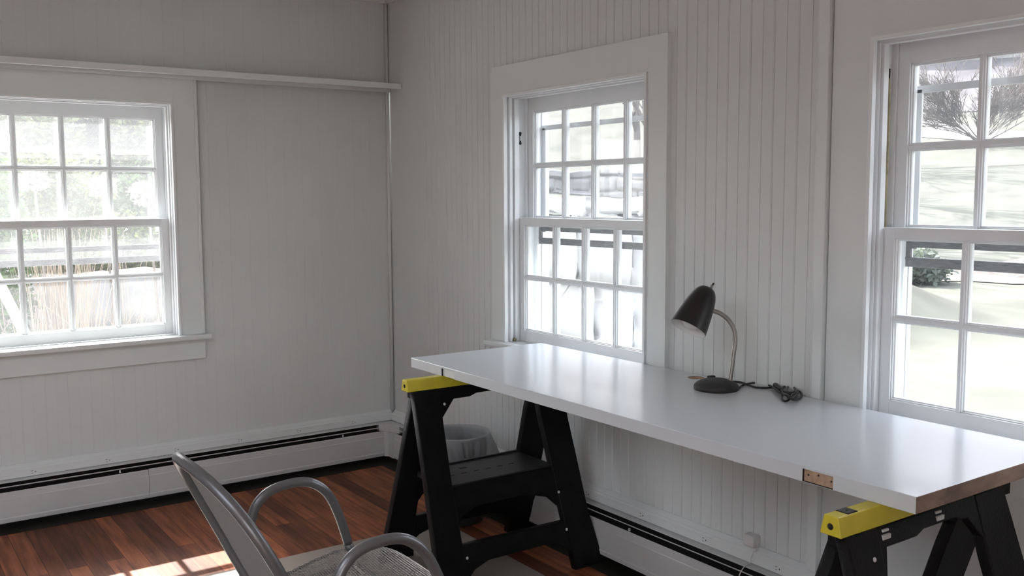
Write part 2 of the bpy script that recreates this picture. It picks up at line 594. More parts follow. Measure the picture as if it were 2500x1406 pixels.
# ------------------------------------------------------------------ the three double-hung windows
def window(name, axis, c, proud, casing_l, casing_r, ztop, stool=True, storm=None, rail_z=1.645, hand=1):
    """axis 'y': window in the wall x=0 (local a -> -y, so a grows to the right in the photo); axis 'x': wall y=0 (a grows to the right = +x).
    local coords: a along the wall (photo left to right), d depth outwards, z up"""
    root = empty(name, (0, c, 0) if axis == 'y' else (c, 0, 0))
    tag(root, kind='structure')

    def W(a, d, z):
        return (d, c - a, z) if axis == 'y' else (c + a, d, z)

    def bx(mb, a0, a1, d0, d1, z0, z1, mi=0, b=0.0):
        p, q = W(a0, d0, z0), W(a1, d1, z1)
        mb.box(p[0], q[0], p[1], q[1], p[2], q[2], mi, b)
    # jamb lining, seen through the glass on the outer side
    mb = MB()
    for s in (-1, 1):
        bx(mb, s * OPW, s * (OPW + 0.014), -0.001, WT + 0.02, ZS - 0.02, ZH + 0.014)
        bx(mb, s * (OPW - 0.024), s * OPW, 0.138, 0.158, ZS, ZH)         # blind stop
        bx(mb, s * (OPW - 0.016), s * OPW, 0.087, 0.094, ZS, ZH)         # parting bead
    bx(mb, -OPW, OPW, -0.001, WT + 0.02, ZH, ZH + 0.014)
    bx(mb, -OPW, OPW, 0.138, 0.158, ZH - 0.024, ZH)
    bx(mb, -OPW - 0.05, OPW + 0.05, 0.04, WT + 0.06, ZS - 0.045, ZS - 0.004)
    mb.build('jamb', 'sash', root)
    # casing
    mb = MB()
    bx(mb, -OPW - casing_l, -OPW, -proud, 0.0005, ZS - (0 if stool else 0.02), ztop, b=0.0015)
    bx(mb, OPW, OPW + casing_r, -proud, 0.0005, ZS - (0 if stool else 0.02), ztop, b=0.0015)
    bx(mb, -OPW - 0.0005, OPW + 0.0005, -proud, 0.0005, ZH, ztop, b=0.001)
    mb.build('casing', 'trim', root)
    # stepped stop moulding
    mb = MB()
    steps = [(-proud - 0.007, -proud + 0.010, 0.011), (-proud + 0.010, -proud + 0.022, 0.002), (-proud + 0.022, 0.016, 0.014),
             (0.016, 0.024, 0.005), (0.024, 0.0465, 0.019)]
    for d0, d1, w in steps:
        if d1 <= d0:
            continue
        for s in (-1, 1):
            bx(mb, s * (OPW - w), s * (OPW - 0.0002), d0, d1, ZS + 0.0003, ZH - w)
        bx(mb, -OPW + 0.0002, OPW - 0.0002, d0, d1, ZH - w, ZH - 0.0002)
    bevel(mb.build('stop_moulding', 'sash', root), 0.0012, 2)
    # stool and apron
    if stool:
        mb = MB()
        bx(mb, -OPW - casing_l - 0.02, OPW + casing_r + 0.02, -0.062, 0.0, ZS - 0.022, ZS, b=0.006)
        bx(mb, -OPW, OPW, -0.01, 0.05, ZS - 0.022, ZS)
        mb.build('stool', 'trim', root)
        mb = MB()
        bx(mb, -OPW - casing_l, OPW + casing_r, -0.02, 0.0005, ZS - 0.115, ZS - 0.022, b=0.002)
        mb.build('apron', 'trim', root)
    # sashes
    muntins = [-0.188, 0.0, 0.188]

    def sash(nm, d0, z0, z1, bot, top, hm):
        st = 0.047
        A = OPW - 0.003
        mb = MB()
        bx(mb, -A, -A + st, d0, d0 + 0.035, z0, z1)
        bx(mb, A - st, A, d0, d0 + 0.035, z0, z1)
        bx(mb, -A + st, A - st, d0, d0 + 0.035, z0, z0 + bot)
        bx(mb, -A + st, A - st, d0, d0 + 0.035, z1 - top, z1)
        # inner moulded lip around the glass
        g0, g1, a0, a1 = z0 + bot, z1 - top, -A + st, A - st
        for k, (w, dd) in enumerate(((0.0035, 0.006), (0.007, 0.012))):
            bx(mb, a0, a0 + w, d0 + dd, d0 + 0.028, g0, g1)
            bx(mb, a1 - w, a1, d0 + dd, d0 + 0.028, g0, g1)
            bx(mb, a0, a1, d0 + dd, d0 + 0.028, g0, g0 + w)
            bx(mb, a0, a1, d0 + dd, d0 + 0.028, g1 - w, g1)
        root_s = mb.build(nm, 'sash', root)
        bevel(root_s, 0.0012, 2)
        # muntin grid: profiled bars
        mb = MB()
        for w, dd in ((0.0045, 0.001), (0.0085, 0.006), (0.0115, 0.012)):
            for m in muntins:
                bx(mb, m - w, m + w, d0 + dd, d0 + 0.030 + dd * 0.1, g0, g1)
            bx(mb, a0, a1, d0 + dd + 0.0003, d0 + 0.0303 + dd * 0.1, hm - w, hm + w)
        bevel(mb.build('muntins', 'sash', root_s), 0.0008, 1)
        mb = MB()
        bx(mb, a0 - 0.003, a1 + 0.003, d0 + 0.0195, d0 + 0.0215, g0 - 0.003, g1 + 0.003)
        mb.build('pane_glass', 'glass', root_s)
        return root_s
    ls = sash('lower_sash', 0.048, ZS + 0.001, 1.264, 0.048, 0.030, 1.010)
    us = sash('upper_sash', 0.096, 1.234, ZH - 0.002, 0.030, 0.066, 1.484)
    # aluminium storm window on the outside
    st = empty('storm_window', (0, 0, 0))
    st.parent = root
    st.matrix_parent_inverse = parent_world(root).inverted()
    d = 0.160
    mb = MB()
    for s in (-1, 1):
        bx(mb, s * (OPW - 0.026), s * (OPW + 0.0), d, d + 0.008, ZS, ZH)
        bx(mb, s * (OPW - 0.012), s * (OPW + 0.0), d - 0.004, d + 0.03, ZS, ZH)
    bx(mb, -OPW, OPW, d, d + 0.03, ZH - 0.03, ZH)
    bx(mb, -OPW, OPW, d, d + 0.03, ZS, ZS + 0.022)
    bevel(mb.build('storm_frame', 'alu', st), 0.001, 1)
    zr = rail_z
    mb = MB()
    A = OPW - 0.024
    bx(mb, -A, A, d + 0.004, d + 0.012, zr - 0.010, zr + 0.010)
    for s in (-1, 1):
        bx(mb, s * (A - 0.022), s * A, d + 0.004, d + 0.012, 1.2, zr)
    bevel(mb.build('storm_upper_panel', 'alu', st), 0.001, 1)
    zb = storm
    mb = MB()
    A = OPW - 0.016
    bx(mb, -A, A, d - 0.014, d - 0.002, zb, zb + 0.027)
    bx(mb, -A, A, d - 0.016, d - 0.012, zb + 0.021, zb + 0.027)
    bx(mb, -A, A, d - 0.012, d - 0.002, zb + 0.055, zb + 0.078)
    for s in (-1, 1):
        bx(mb, s * (A - 0.022), s * A, d - 0.013, d - 0.003, zb, zb + 0.078)
    bevel(mb.build('storm_lower_panel', 'alu_dark', st), 0.001, 1)
    mb = MB()
    bx(mb, -A, A, d + 0.007, d + 0.009, zb + 0.01, ZH - 0.02)
    mb.build('storm_glass', 'storm_glass', st)
    return root, W, bx


w1, W1, bx1 = window('window_1', 'x', W1C, 0.02, 0.105, 0.108, 1.90, storm=1.066, rail_z=1.562)
w2, W2, bx2 = window('window_2', 'y', W2C, 0.02, 0.088, 0.096, 1.899, storm=1.150)
w3, W3, bx3 = window('window_3', 'y', W3C, 0.008, 0.122, 0.105, 1.899, storm=1.150)

# back band beside window_1's casing, double line beside window_2's
mb = MB()
bx1(mb, OPW + 0.094, OPW + 0.108, -0.026, -0.001, ZS, 1.885)
bevel(mb.build('casing_back_band', 'trim', w1), 0.004, 3)
mb = MB()
bx2(mb, -OPW - 0.110, -OPW - 0.0905, -0.011, 0.0, ZS, 1.885)
bevel(mb.build('casing_back_band', 'trim', w2), 0.004, 3)
# corner board that stands proud of window_3's casing
mb = MB()
mb.box(-0.024, 0.0, -2.683, -2.650, 0.24, 1.906, b=0.004)
mb.box(-0.010, 0.0, -2.650, -2.634, 0.24, 1.906, b=0.003)
tag(mb.build('trim_1', 'trim'), kind='structure')
mb = MB()
mb.box(-0.013, 0.0, -6.6, -2.683, 1.899, 1.915, b=0.003)
tag(mb.build('trim_2', 'trim'), kind='structure')
# corner bead and ceiling bead
mb = MB()
mb.tube([(-0.012, -0.012, 0.24), (-0.012, -0.012, ZC)], 0.009, 8)
tag(mb.build('trim_3', 'wall'), kind='structure')
mb = MB()
mb.box(X0, -0.0, -0.018, 0.0, ZC - 0.016, ZC, b=0.003)
mb.box(-0.018, 0.0, Y0, 0.0, ZC - 0.016, ZC, b=0.003)
tag(mb.build('trim_4', 'trim'), kind='structure')

# dark stained border of the floor along both walls
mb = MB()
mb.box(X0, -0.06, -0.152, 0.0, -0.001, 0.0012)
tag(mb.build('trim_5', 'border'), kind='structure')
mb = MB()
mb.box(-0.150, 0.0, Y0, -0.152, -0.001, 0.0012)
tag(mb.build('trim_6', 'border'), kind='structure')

# hardware: sash pulley of window_2, sash cord of window_3, brass latch
mb = MB()
p = W2(-OPW + 0.0005, 0.066, 1.60)
for z in (1.579, 1.621):
    mb.tube([(p[0], p[1] + 0.0006, z), (p[0], p[1] - 0.0016, z)], 0.0062, 12, mi=0)
mb.box(p[0] - 0.004, p[0] + 0.004, p[1] - 0.0012, p[1] + 0.001, 1.582, 1.618, 0)
mb.lathe([(0.002, -0.0022), (0.010, -0.0022), (0.010, 0.0022), (0.002, 0.0022)], 16, (p[0] - 0.001, p[1] - 0.001, 1.6), (1, 0, 0), mi=1)
mb.build('sash_pulley', ['dark', 'sash'], w2)
mb = MB()
p = W3(-OPW + 0.004, 0.066, 0)
mb.tube([(p[0], p[1] - 0.004, 1.255), (p[0], p[1] - 0.005, 1.45), (p[0] - 0.001, p[1] - 0.006, 1.60), (p[0], p[1] - 0.003, 1.655), (p[0] + 0.002, p[1], 1.672)], 0.0042, 8)
mb.box(p[0] - 0.009, p[0] + 0.009, p[1] - 0.0005, p[1] + 0.003, 1.63, 1.70, 1)
mb.build('sash_cord', ['cord', 'dark'], w3)
mb = MB()
p = W2(-OPW + 0.006, 0.03, ZS)
mb.box(p[0] - 0.02, p[0] + 0.016, p[1] - 0.012, p[1] - 0.002, ZS, ZS + 0.004, b=0.001)
mb.lathe([(0.0, -0.006), (0.007, -0.006), (0.007, 0.006), (0, 0.006)], 12, (p[0] - 0.012, p[1] - 0.012, ZS + 0.008), (0, 1, 0))
mb.build('sash_bolt', 'brass', w2)

# ------------------------------------------------------------------ ledge shelf on the left wall
sh = empty('wall_ledge', (-1.3, -0.07, 1.9))
tag(sh, 'long narrow white painted ledge running along the left wall above the window', 'shelf')
mb = MB()
mb.box(-4.2, -0.002, -0.136, -0.0005, 1.900, 1.916, b=0.001)
mb.build('shelf_board', 'trim', sh)
mb = MB()
mb.box(-4.2, -0.002, -0.1485, -0.1355, 1.887, 1.9145, b=0.003)
mb.build('front_lip', 'trim', sh)
mb = MB()
mb.box(-4.2, -0.002, -0.028, -0.0206, 1.882, 1.900, b=0.001)
mb.build('cleat', 'trim', sh)


# ------------------------------------------------------------------ baseboard heaters and outlet strips
def heater(name, label, axis, a0, a1, seams, pins):
    """a runs away from the corner (positive distance); depth d into the room"""
    root = empty(name, (-(a0 + a1) / 2, -0.045, 0.0) if axis == 'x' else (-0.045, -(a0 + a1) / 2, 0.0))
    tag(root, label, 'heater')

    def P(a, d, z):
        return (-a, -d, z) if axis == 'x' else (-d, -a, z)

    def extr(mb, prof, b0, b1, mi=0):
        n = len(prof)
        vs = [P(b0, *p) for p in prof] + [P(b1, *p) for p in prof]
        fs = [(i, (i + 1) % n, n + (i + 1) % n, n + i) for i in range(n)] + [tuple(range(n)), tuple(range(2 * n - 1, n - 1, -1))]
        mb.add(vs, fs, mi)
    edges = [a0] + seams + [a1]
    for i in range(len(edges) - 1):
        mb = MB()
        dz = -0.002 if i % 2 else 0
        prof = [(0.082, 0.030 + 0), (0.087, 0.030), (0.089, 0.046), (0.0865, 0.050), (0.0865, 0.128), (0.0845, 0.131), (0.083, 0.155 + dz),
                (0.079, 0.1575 + dz), (0.079, 0.154 + dz), (0.0815, 0.128), (0.082, 0.05)]
        extr(mb, prof, edges[i] + 0.0008, edges[i + 1] - 0.0008)
        mb.build('front_cover', 'heater', root)
    mb = MB()
    extr(mb, [(0.001, 0.02), (0.006, 0.02), (0.006, 0.20), (0.001, 0.20)], a0, a1)
    extr(mb, [(0.006, 0.035), (0.074, 0.035), (0.074, 0.150), (0.006, 0.150)], a0 + 0.002, a1 - 0.002)
    mb.build('heating_element', 'dark', root)
    mb = MB()
    extr(mb, [(0.054, 0.1665), (0.0625, 0.1705), (0.0625, 0.1745), (0.054, 0.1705)], a0 + 0.001, a1)
    mb.build('damper_louver', 'heater', root)
    mb = MB()
    extr(mb, [(0.0, 0.189), (0.052, 0.186), (0.055, 0.188), (0.052, 0.191), (0.0, 0.195)], a0, a1)
    mb.build('top_hood', 'heater', root)
    for q in pins:
        mb = MB()
        p = P(q, 0.0805, 0.166)
        mb.box(p[0] - 0.003, p[0] + 0.003, p[1] - 0.003, p[1] + 0.003, 0.161, 0.171)
        mb.build('bracket_pin', 'white_plastic', root)
    return root, P


h1, P1 = heater('baseboard_heater', 'long white metal baseboard heater under the left window', 'x', 0.104, 4.6, [1.27, 3.4], [0.33, 1.39, 2.6])
h2, P2 = heater('baseboard_heater', 'white metal baseboard heater along the right wall behind the sawhorses', 'y', 0.16, 5.2, [2.9], [1.93, 2.47])
# corner cover (belongs to the left heater), with slanted slot ends
mb = MB()
mb.prism([(-0.104, -0.0005), (-0.104, -0.0885), (-0.0885, -0.104), (-0.0885, -0.16), (-0.0005, -0.16), (-0.0005, -0.0005)], 'z', 0.026, 0.156)
mb.prism([(-0.104, -0.0005), (-0.120, -0.062), (-0.096, -0.0885), (-0.0885, -0.096), (-0.062, -0.175), (-0.0005, -0.16), (-0.0005, -0.0005)], 'z', 0.156, 0.192)
bevel(mb.build('corner_cover', 'heater', h1), 0.002, 2)


def raceway(name, label, axis, a0, a1, spots):
    root = empty(name, (-(a0 + a1) / 2, -0.015, 0.2) if axis == 'x' else (-0.015, -(a0 + a1) / 2, 0.2))
    tag(root, label, 'outlet strip')

    def P(a, d, z):
        return (-a, -d, z) if axis == 'x' else (-d, -a, z)
    mb = MB()
    prof = [(0.0003, 0.1945), (0.027, 0.1945), (0.028, 0.196), (0.028, 0.226), (0.0225, 0.232), (0.0225, 0.235), (0.006, 0.247), (0.0003, 0.247)]
    n = len(prof)
    vs = [P(a0, *p) for p in prof] + [P(a1, *p) for p in prof]
    mb.add(vs, [(i, (i + 1) % n, n + (i + 1) % n, n + i) for i in range(n)] + [tuple(range(n)), tuple(range(2 * n - 1, n - 1, -1))])
    mb.build('channel', 'trim', root)
    sgn = -1 if axis == 'x' else 1      # direction of "right in the photo"
    for s in spots:
        mb = MB()

        def b(da0, da1, z0, z1, dd, mi):
            p, q = P(s + sgn * da0, 0.0279, 0.211 + z0), P(s + sgn * da1, 0.0279 + dd, 0.211 + z1)
            mb.box(p[0], q[0], p[1], q[1], p[2], q[2], mi)
        b(-0.016, 0.016, -0.0135, 0.0135, 0.0008, 0)
        b(-0.009, -0.002, 0.0042, 0.0058, 0.0011, 1)
        b(-0.009, -0.002, -0.0062, -0.0046, 0.0011, 1)
        p = P(s + sgn * 0.007, 0.028, 0.211)
        mb.lathe([(0, 0.0012), (0.0022, 0.0012), (0.0022, -0.001)], 10, p, (0, -1, 0) if axis == 'x' else (-1, 0, 0), mi=1)
        mb.build('outlet', ['trim', 'dark'], root)
    return root


raceway('outlet_strip', 'white strip of small power outlets above the left wall heater', 'x', 0.022, 4.7, [0.244 + 0.2955 * k for k in range(8)])
raceway('outlet_strip', 'white strip of small power outlets above the right wall heater', 'y', 0.03, 5.3, [0.41 + 0.3055 * k for k in range(12)])

# junction box with thin cable on the right wall under the table
jb = empty('junction_box', (0, -2.43, 0.25))
tag(jb, 'small white plastic wall box with a thin cable under the tabletop', 'junction box')
mb = MB()
mb.box(-0.034, -0.0006, -2.456, -2.414, 0.2475, 0.284, b=0.003)
mb.build('box_body', 'white_plastic', jb)
mb = MB()
mb.tube(smooth_pts([(-0.02, -2.458, 0.262), (-0.027, -2.466, 0.252), (-0.031, -2.455, 0.235), (-0.033, -2.447, 0.215), (-0.034, -2.444, 0.196), (-0.068, -2.448, 0.191), (-0.094, -2.452, 0.162), (-0.093, -2.47, 0.12)], 6), 0.0018, 6)
mb.build('cable', 'white_plastic', jb)

# ------------------------------------------------------------------ door-slab tabletop
TX0, TX1, TY0, TY1, TZ, TB = -0.6285, -0.0285, -1.336, -3.368, 0.7633, 0.7280
mb = MB()
mb.box(TX0, TX1, TY1, TY0, TB, TZ, b=0.0018)
desk = mb.build('door_slab_tabletop', ['desk', 'edge_wood', 'dark'])
tag(desk, 'long white painted door slab laid flat as a tabletop across two sawhorses', 'table')
cut = MB()
cut.box(TX0 - 0.01, TX0 + 0.009, -1.640, -1.556, TB - 0.01, TZ - 0.0075)
boolean(desk, cut)
cut = MB()
cut.box(TX0 - 0.01, TX0 + 0.009, -3.176, -3.097, TB + 0.0015, TZ - 0.0055)
boolean(desk, cut)
cut = MB()
cut.lathe([(0.027, -0.1), (0.027, 0.1)], 40, (-0.072, -2.237, 0.745))
cut.f.append(list(range(39, -1, -1)))
cut.f.append(list(range(40, 80)))
cut.m += [0, 0]
cut.s += [False, False]
boolean(desk, cut)
for p in desk.data.polygons:
    if abs(p.center.y - TY1) < 0.0012 and p.normal.y < -0.9:
        p.material_index = 1
for y0, y1, z0, z1, m in ((-1.6395, -1.5565, TB + 0.0005, TZ - 0.008, 'trim'), (-3.1755, -3.0975, TB + 0.002, TZ - 0.006, 'bare_wood')):
    mb = MB()
    mb.box(TX0 + 0.0052, TX0 + 0.0087, y0, y1, z0, z1, 0)
    if m == 'bare_wood':
        for yy, zz in ((-3.109, 0.745), (-3.135, 0.750), (-3.168, 0.7445)):
            mb.lathe([(0, 0.0042), (0.0022, 0.0042), (0.0024, 0)], 10, (TX0 + 0.0088, yy, zz), (-1, 0, 0), mi=1)
    tag(mb.build('hinge_mortise', [m, 'dark'], desk), 'bare wood hinge recess with three screw holes' if m == 'bare_wood' else 'painted hinge recess')
mb = MB()
mb.lathe([(0.0269, -0.017), (0.0269, 0.0165), (0.0262, 0.0165), (0.0262, -0.017)], 40, (-0.072, -2.237, 0.746))
tag(mb.build('knob_hole_rim', 'bare_wood', desk), 'raw wood inside the round knob hole')

# ------------------------------------------------------------------ sawhorses
def plate(name, loops, y_at, thick, m, parent, yc, sgn, bev=0.003):
    """extruded polygon with holes lying in the splayed plane of one side of the sawhorse. loops in (x, z); y_at(z) = offset from yc"""
    cu = bpy.data.curves.new(name, 'CURVE')
    cu.dimensions = '2D'
    cu.fill_mode = 'BOTH'
    cu.extrude = thick / 2 - bev
    cu.bevel_depth = bev
    cu.bevel_resolution = 1
    cu.offset = -bev
    for lp in loops:
        sp = cu.splines.new('POLY')
        sp.points.add(len(lp) - 1)
        for i, (x, z) in enumerate(lp):
            sp.points[i].co = (x, z, 0, 1)
        sp.use_cyclic_u = True
    tmp = bpy.data.objects.new('tmp', cu)
    C.objects.link(tmp)
    dg = bpy.context.evaluated_depsgraph_get()
    me = bpy.data.meshes.new_from_object(tmp.evaluated_get(dg))
    bpy.data.objects.remove(tmp, do_unlink=True)
    for v in me.vertices:
        x, z, t = v.co
        v.co = (x, yc + sgn * (y_at(z) - t - thick / 2), z)
    me.materials.clear()
    me.materials.append(M[m])
    o = bpy.data.objects.new(name, me)
    C.objects.link(o)
    o.parent = parent
    o.matrix_parent_inverse = parent_world(parent).inverted()
    bm = bmesh.new()
    bm.from_mesh(me)
    bmesh.ops.recalc_face_normals(bm, faces=bm.faces)
    bm.to_mesh(me)
    bm.free()
    return o


def sawhorse(label, yc, dxn, dxf, rin, slots, square):
    root = empty('sawhorse', (-0.43, yc, 0))
    tag(root, label, 'sawhorse')

    def yo(z):
        return 0.0265 + (0.69 - z) * 0.323
    # yellow cap beam
    mb = MB()
    L0, L1 = -0.768, -0.098
    ztop = TB - 0.0004
    prof_top, prof_bot = 0.0165, 0.0255
    vs = []
    for (x, ins) in ((L0, 0.0), (L0 + 0.012, 0.0), (L1, 0.0)):
        vs += [(x, yc - prof_bot, 0.687), (x, yc - prof_top, ztop), (x, yc + prof_top, ztop), (x, yc + prof_bot, 0.687)]
    fs = []
    for i in range(2):
        for j in range(4):
            fs.append((i * 4 + j, i * 4 + (j + 1) % 4, (i + 1) * 4 + (j + 1) % 4, (i + 1) * 4 + j))
    fs += [(0, 1, 2, 3), (11, 10, 9, 8)]
    mb.add(vs, fs)
    cap = bevel(mb.build('beam_cap', 'yellow', root), 0.003, 3)
    tag(cap, 'yellow beam cap')
    mb = MB()
    mb.lathe([(0.0, 0.0008), (0.0068, 0.0008), (0.0068, -0.002)], 20, (L0 + 0.0003, yc, 0.706), (-1, 0, 0))
    tag(mb.build('end_hole', 'dark', cap), 'dark round hole in the end of the cap')
    if square:
        mb = MB()
        mb.box(L0 + 0.035, L0 + 0.068, yc - 0.0145, yc + 0.0145, ztop - 0.001, ztop + 0.0006, 0)
        mb.box(L0 + 0.037, L0 + 0.066, yc - 0.0125, yc + 0.0125, ztop - 0.001, ztop + 0.0012, 1)
        mb.lathe([(0, 0.0018), (0.0025, 0.0018), (0.0025, 0)], 10, (L0 + 0.051, yc, ztop), (0, 0, 1), mi=0)
        mb.build('cap_insert', ['dark', 'step_plastic'], cap)
    # frames: sgn -1 near side, +1 far side
    for sgn, dx in ((-1, dxn), (1, dxf)):
        xl = -0.765 + dx
        xr0, xr1 = (rin if sgn < 0 else -0.205 + dx * 0.3), (-0.112 if sgn < 0 else -0.092)
        if not slots and sgn < 0:
            xr1 = -0.110
        if slots:
            xr0, xr1 = (-0.282, -0.160) if sgn < 0 else (-0.262, -0.122)
        g = 0.058 if not slots else 0.022
        leg_l = [(xl + 0.016, 0.688), (xl + 0.008, 0.40), (xl, 0.20), (xl - 0.012, 0.0), (xl + 0.125, 0.0), (xl + 0.120, 0.075), (xl + 0.107, 0.10), (xl + 0.106, 0.36),
                 (xl + 0.114, 0.588), (xl + 0.114, 0.688)]
        plate('leg', [leg_l], yo, 0.030, 'black_plastic', root, yc, sgn)
        leg_r = [(xr1 - 0.012, 0.688), (xr1, 0.40), (xr1 + 0.006, 0.20), (xr1 + 0.030, 0.03), (xr1 + 0.054, 0.0), (xr0 + 0.012, 0.0), (xr0 + 0.002, 0.16), (xr0 - 0.006, 0.30),
                 (xr0 - 0.016, 0.55), (xr0 - 0.010, 0.688)]
        plate('leg', [leg_r], yo, 0.030, 'black_plastic', root, yc, sgn)
        # top flange with gussets
        yi = lambda z: yo(z) - 0.002
        fl = [(xl + 0.10, 0.687), (xl + 0.10, 0.592), (xl + 0.114, 0.588), (xl + 0.114 + g, 0.646)]
        fl += [(xl + 0.24, 0.646), (xl + 0.27, 0.655), (xr0 - 0.10, 0.655), (xr0 - 0.07, 0.646), (xr0 - 0.055, 0.646), (xr0 - 0.02, 0.60), (xr0 + 0.02, 0.60), (xr0 + 0.02, 0.687)]
        holes = []
        plate('top_flange', [fl] + holes, yi, 0.024, 'black_plastic', root, yc, sgn)
        # lower rail and apron round the window in the frame
        if not slots:
            ap = [(xl + 0.095, 0.362), (xl + 0.095, 0.215), (xl + 0.125, 0.262), (xl + 0.19, 0.285), (xr0 - 0.14, 0.286), (xr0 - 0.05, 0.262), (xr0 - 0.012, 0.225), (xr0 + 0.02, 0.20), (xr0 + 0.02, 0.362)]
            plate('side_apron', [ap], yi, 0.024, 'black_plastic', root, yc, sgn)
        ra = [(xl + 0.09, 0.175), (xr0 + 0.02, 0.170), (xr0 + 0.02, 0.06), (xr0 - 0.04, 0.095), (xr0 - 0.10, 0.108), (xl + 0.20, 0.108), (xl + 0.14, 0.09), (xl + 0.09, 0.05)]
        plate('lower_rail', [ra], yi, 0.024, 'black_plastic', root, yc, sgn)
        # moulded toe and rivets
        for (x, z) in ((xl + 0.130 if not slots else xl + 0.085, 0.634), (xr0 + 0.000, 0.272), (xr0 + 0.004, 0.142), (xl + 0.115, 0.133)):
            mb = MB()
            mb.lathe([(0, 0.0014), (0.0045, 0.0014), (0.0052, 0)], 12, (x, yc + sgn * (yo(z) + 0.0), z), (0, sgn, 0.3))
            tag(mb.build('rivet', 'alu', root), 'pale metal rivet')
        if slots and sgn < 0:
            for (x, z, w, h) in ((-0.630, 0.6785, 0.010, 0.0024), (-0.631, 0.6665, 0.013, 0.0048), (-0.440, 0.6785, 0.010, 0.0024), (-0.438, 0.6665, 0.013, 0.0048)):
                y = yc - yo(z)
                mb = MB()
                mb.box(x - w, x + w, y - 0.0012, y + 0.004, z - h, z + h)  # pale plate stands in for light showing through an open slot
                tag(mb.build('slot_light_plate', 'heater', root), 'small pale plate imitating light through a slot in the side flange')
    # folding step between the frames
    z = 0.362
    yw = yo(z)
    if not slots:
        mb = MB()
        mb.box(-0.665, -0.205, yc - yw + 0.006, yc + yw - 0.006, z - 0.020, z, b=0.003)
        for k in range(6):
            x = -0.60 + k * 0.052
            mb.box(x, x + 0.022, yc - 0.012, yc - 0.009, z - 0.001, z + 0.0012, 1)
        mb.box(-0.52, -0.49, yc + 0.04, yc + 0.055, z - 0.001, z + 0.0015, 1)
        mb.box(-0.66, -0.21, yc + yw - 0.018, yc + yw - 0.008, z, z + 0.006, 0)
        mb.box(-0.66, -0.21, yc - yw + 0.008, yc - yw + 0.018, z, z + 0.005, 0)
        tag(mb.build('step_shelf', ['step_plastic', 'dark'], root), 'flat ribbed shelf joining both leg frames')
    mb = MB()
    mb.box(-0.745, -0.13, yc - 0.022, yc + 0.022, 0.66, 0.6865)
    mb.build('hinge_beam', 'black_plastic', root)
    return root


sawhorse('black plastic sawhorse with yellow cap and step shelf under the left end of the tabletop', -1.540, 0.0, 0.018, -0.222, False, False)
sawhorse('black plastic sawhorse with yellow cap under the right end of the tabletop', -3.274, -0.005, 0.022, -0.28, True, True)

# ------------------------------------------------------------------ waste bin with liner
bn = empty('waste_bin', (-0.262, -1.055, 0))
tag(bn, 'round waste bin with a clear plastic liner in the corner behind the sawhorse', 'bin')
bc = (-0.262, -1.055)
mb = MB()
mb.lathe([(0.0, 0.004), (0.105, 0.004), (0.108, 0.0), (0.110, 0.004), (0.132, 0.36), (0.137, 0.362), (0.137, 0.368), (0.130, 0.368), (0.107, 0.012), (0, 0.012)], 40, (bc[0], bc[1], 0))
mb.build('bin_body', 'bin', bn)
mb = MB()
n = 120
rows = []
prof = [(-0.26, 0.085, 0.0), (-0.15, 0.112, 0.5), (-0.06, 0.119, 0.4), (-0.015, 0.124, 0.15), (0.004, 0.1285, 0.0), (0.0055, 0.138, 0.0), (-0.006, 0.142, 0.2), (-0.03, 0.144, 1.0), (-0.06, 0.147, 1.6), (-0.09, 0.150, 2.0), (-0.115, 0.153, 2.3)]
ang_knot = math.atan2(-1.2 - bc[1], -0.30 - bc[0])
for (dz, r, amp) in prof:
    row = []
    for j in range(n):
        a = 2 * math.pi * j / n
        da = math.atan2(math.sin(a - ang_knot), math.cos(a - ang_knot))
        rip = 0.004 * math.sin(a * 17 + dz * 9) + 0.0035 * math.sin(a * 31 + 1.3) + 0.002 * math.sin(a * 53)
        rr = r + amp * rip
        zz = 0.368 + dz + amp * 0.006 * math.sin(a * 5 + 1)
        if r > 0.139:
            k = math.exp(-(da / 0.55) ** 2)
            t = min(1, (-dz) / 0.085)
            a2 = a - da * k * 0.75 * t
            rr += 0.02 * t * (1 - k)
            zz += -0.02 * t * k * 0
        else:
            a2 = a
        row.append((bc[0] + rr * math.cos(a2), bc[1] + rr * math.sin(a2), zz))
    rows.append(row)
vs = [p for r_ in rows for p in r_]
fs = [(i * n + j, i * n + (j + 1) % n, (i + 1) * n + (j + 1) % n, (i + 1) * n + j) for i in range(len(rows) - 1) for j in range(n)]
mb.add(vs, fs, 0, True)
# knot and the loose flap of film beside it
kx, ky, kz = bc[0] + 0.156 * math.cos(ang_knot), bc[1] + 0.156 * math.sin(ang_knot), 0.272
mb.lathe([(0.002, -0.018), (0.010, -0.010), (0.006, 0.0), (0.012, 0.008), (0.016, 0.022)], 12, (kx, ky, kz))
flap = []
for i in range(9):
    for j in range(9):
        a = i / 8
        b_ = j / 8
        flap.append((bc[0] + 0.10 + a * 0.055, bc[1] - 0.10 - a * 0.015 + 0.006 * math.sin(b_ * 9 + a * 4), 0.30 - b_ * 0.13 * a - 0.05 * a))
mb.add(flap, [(i * 9 + j, i * 9 + j + 1, (i + 1) * 9 + j + 1, (i + 1) * 9 + j) for i in range(8) for j in range(8)], 0, True)
tag(mb.build('bin_liner', 'liner', bn, recalc=False), 'clear plastic liner folded over the rim')

# ------------------------------------------------------------------ desk lamp
lc = Vector((-0.157, -2.405, TZ))
le = Vector((0.81907, -0.57369, 0))
lnn = Vector((0.57369, 0.81907, 0))


def LP(e, h, n=0.0):
    return lc + le * e + lnn * n + Vector((0, 0, h))


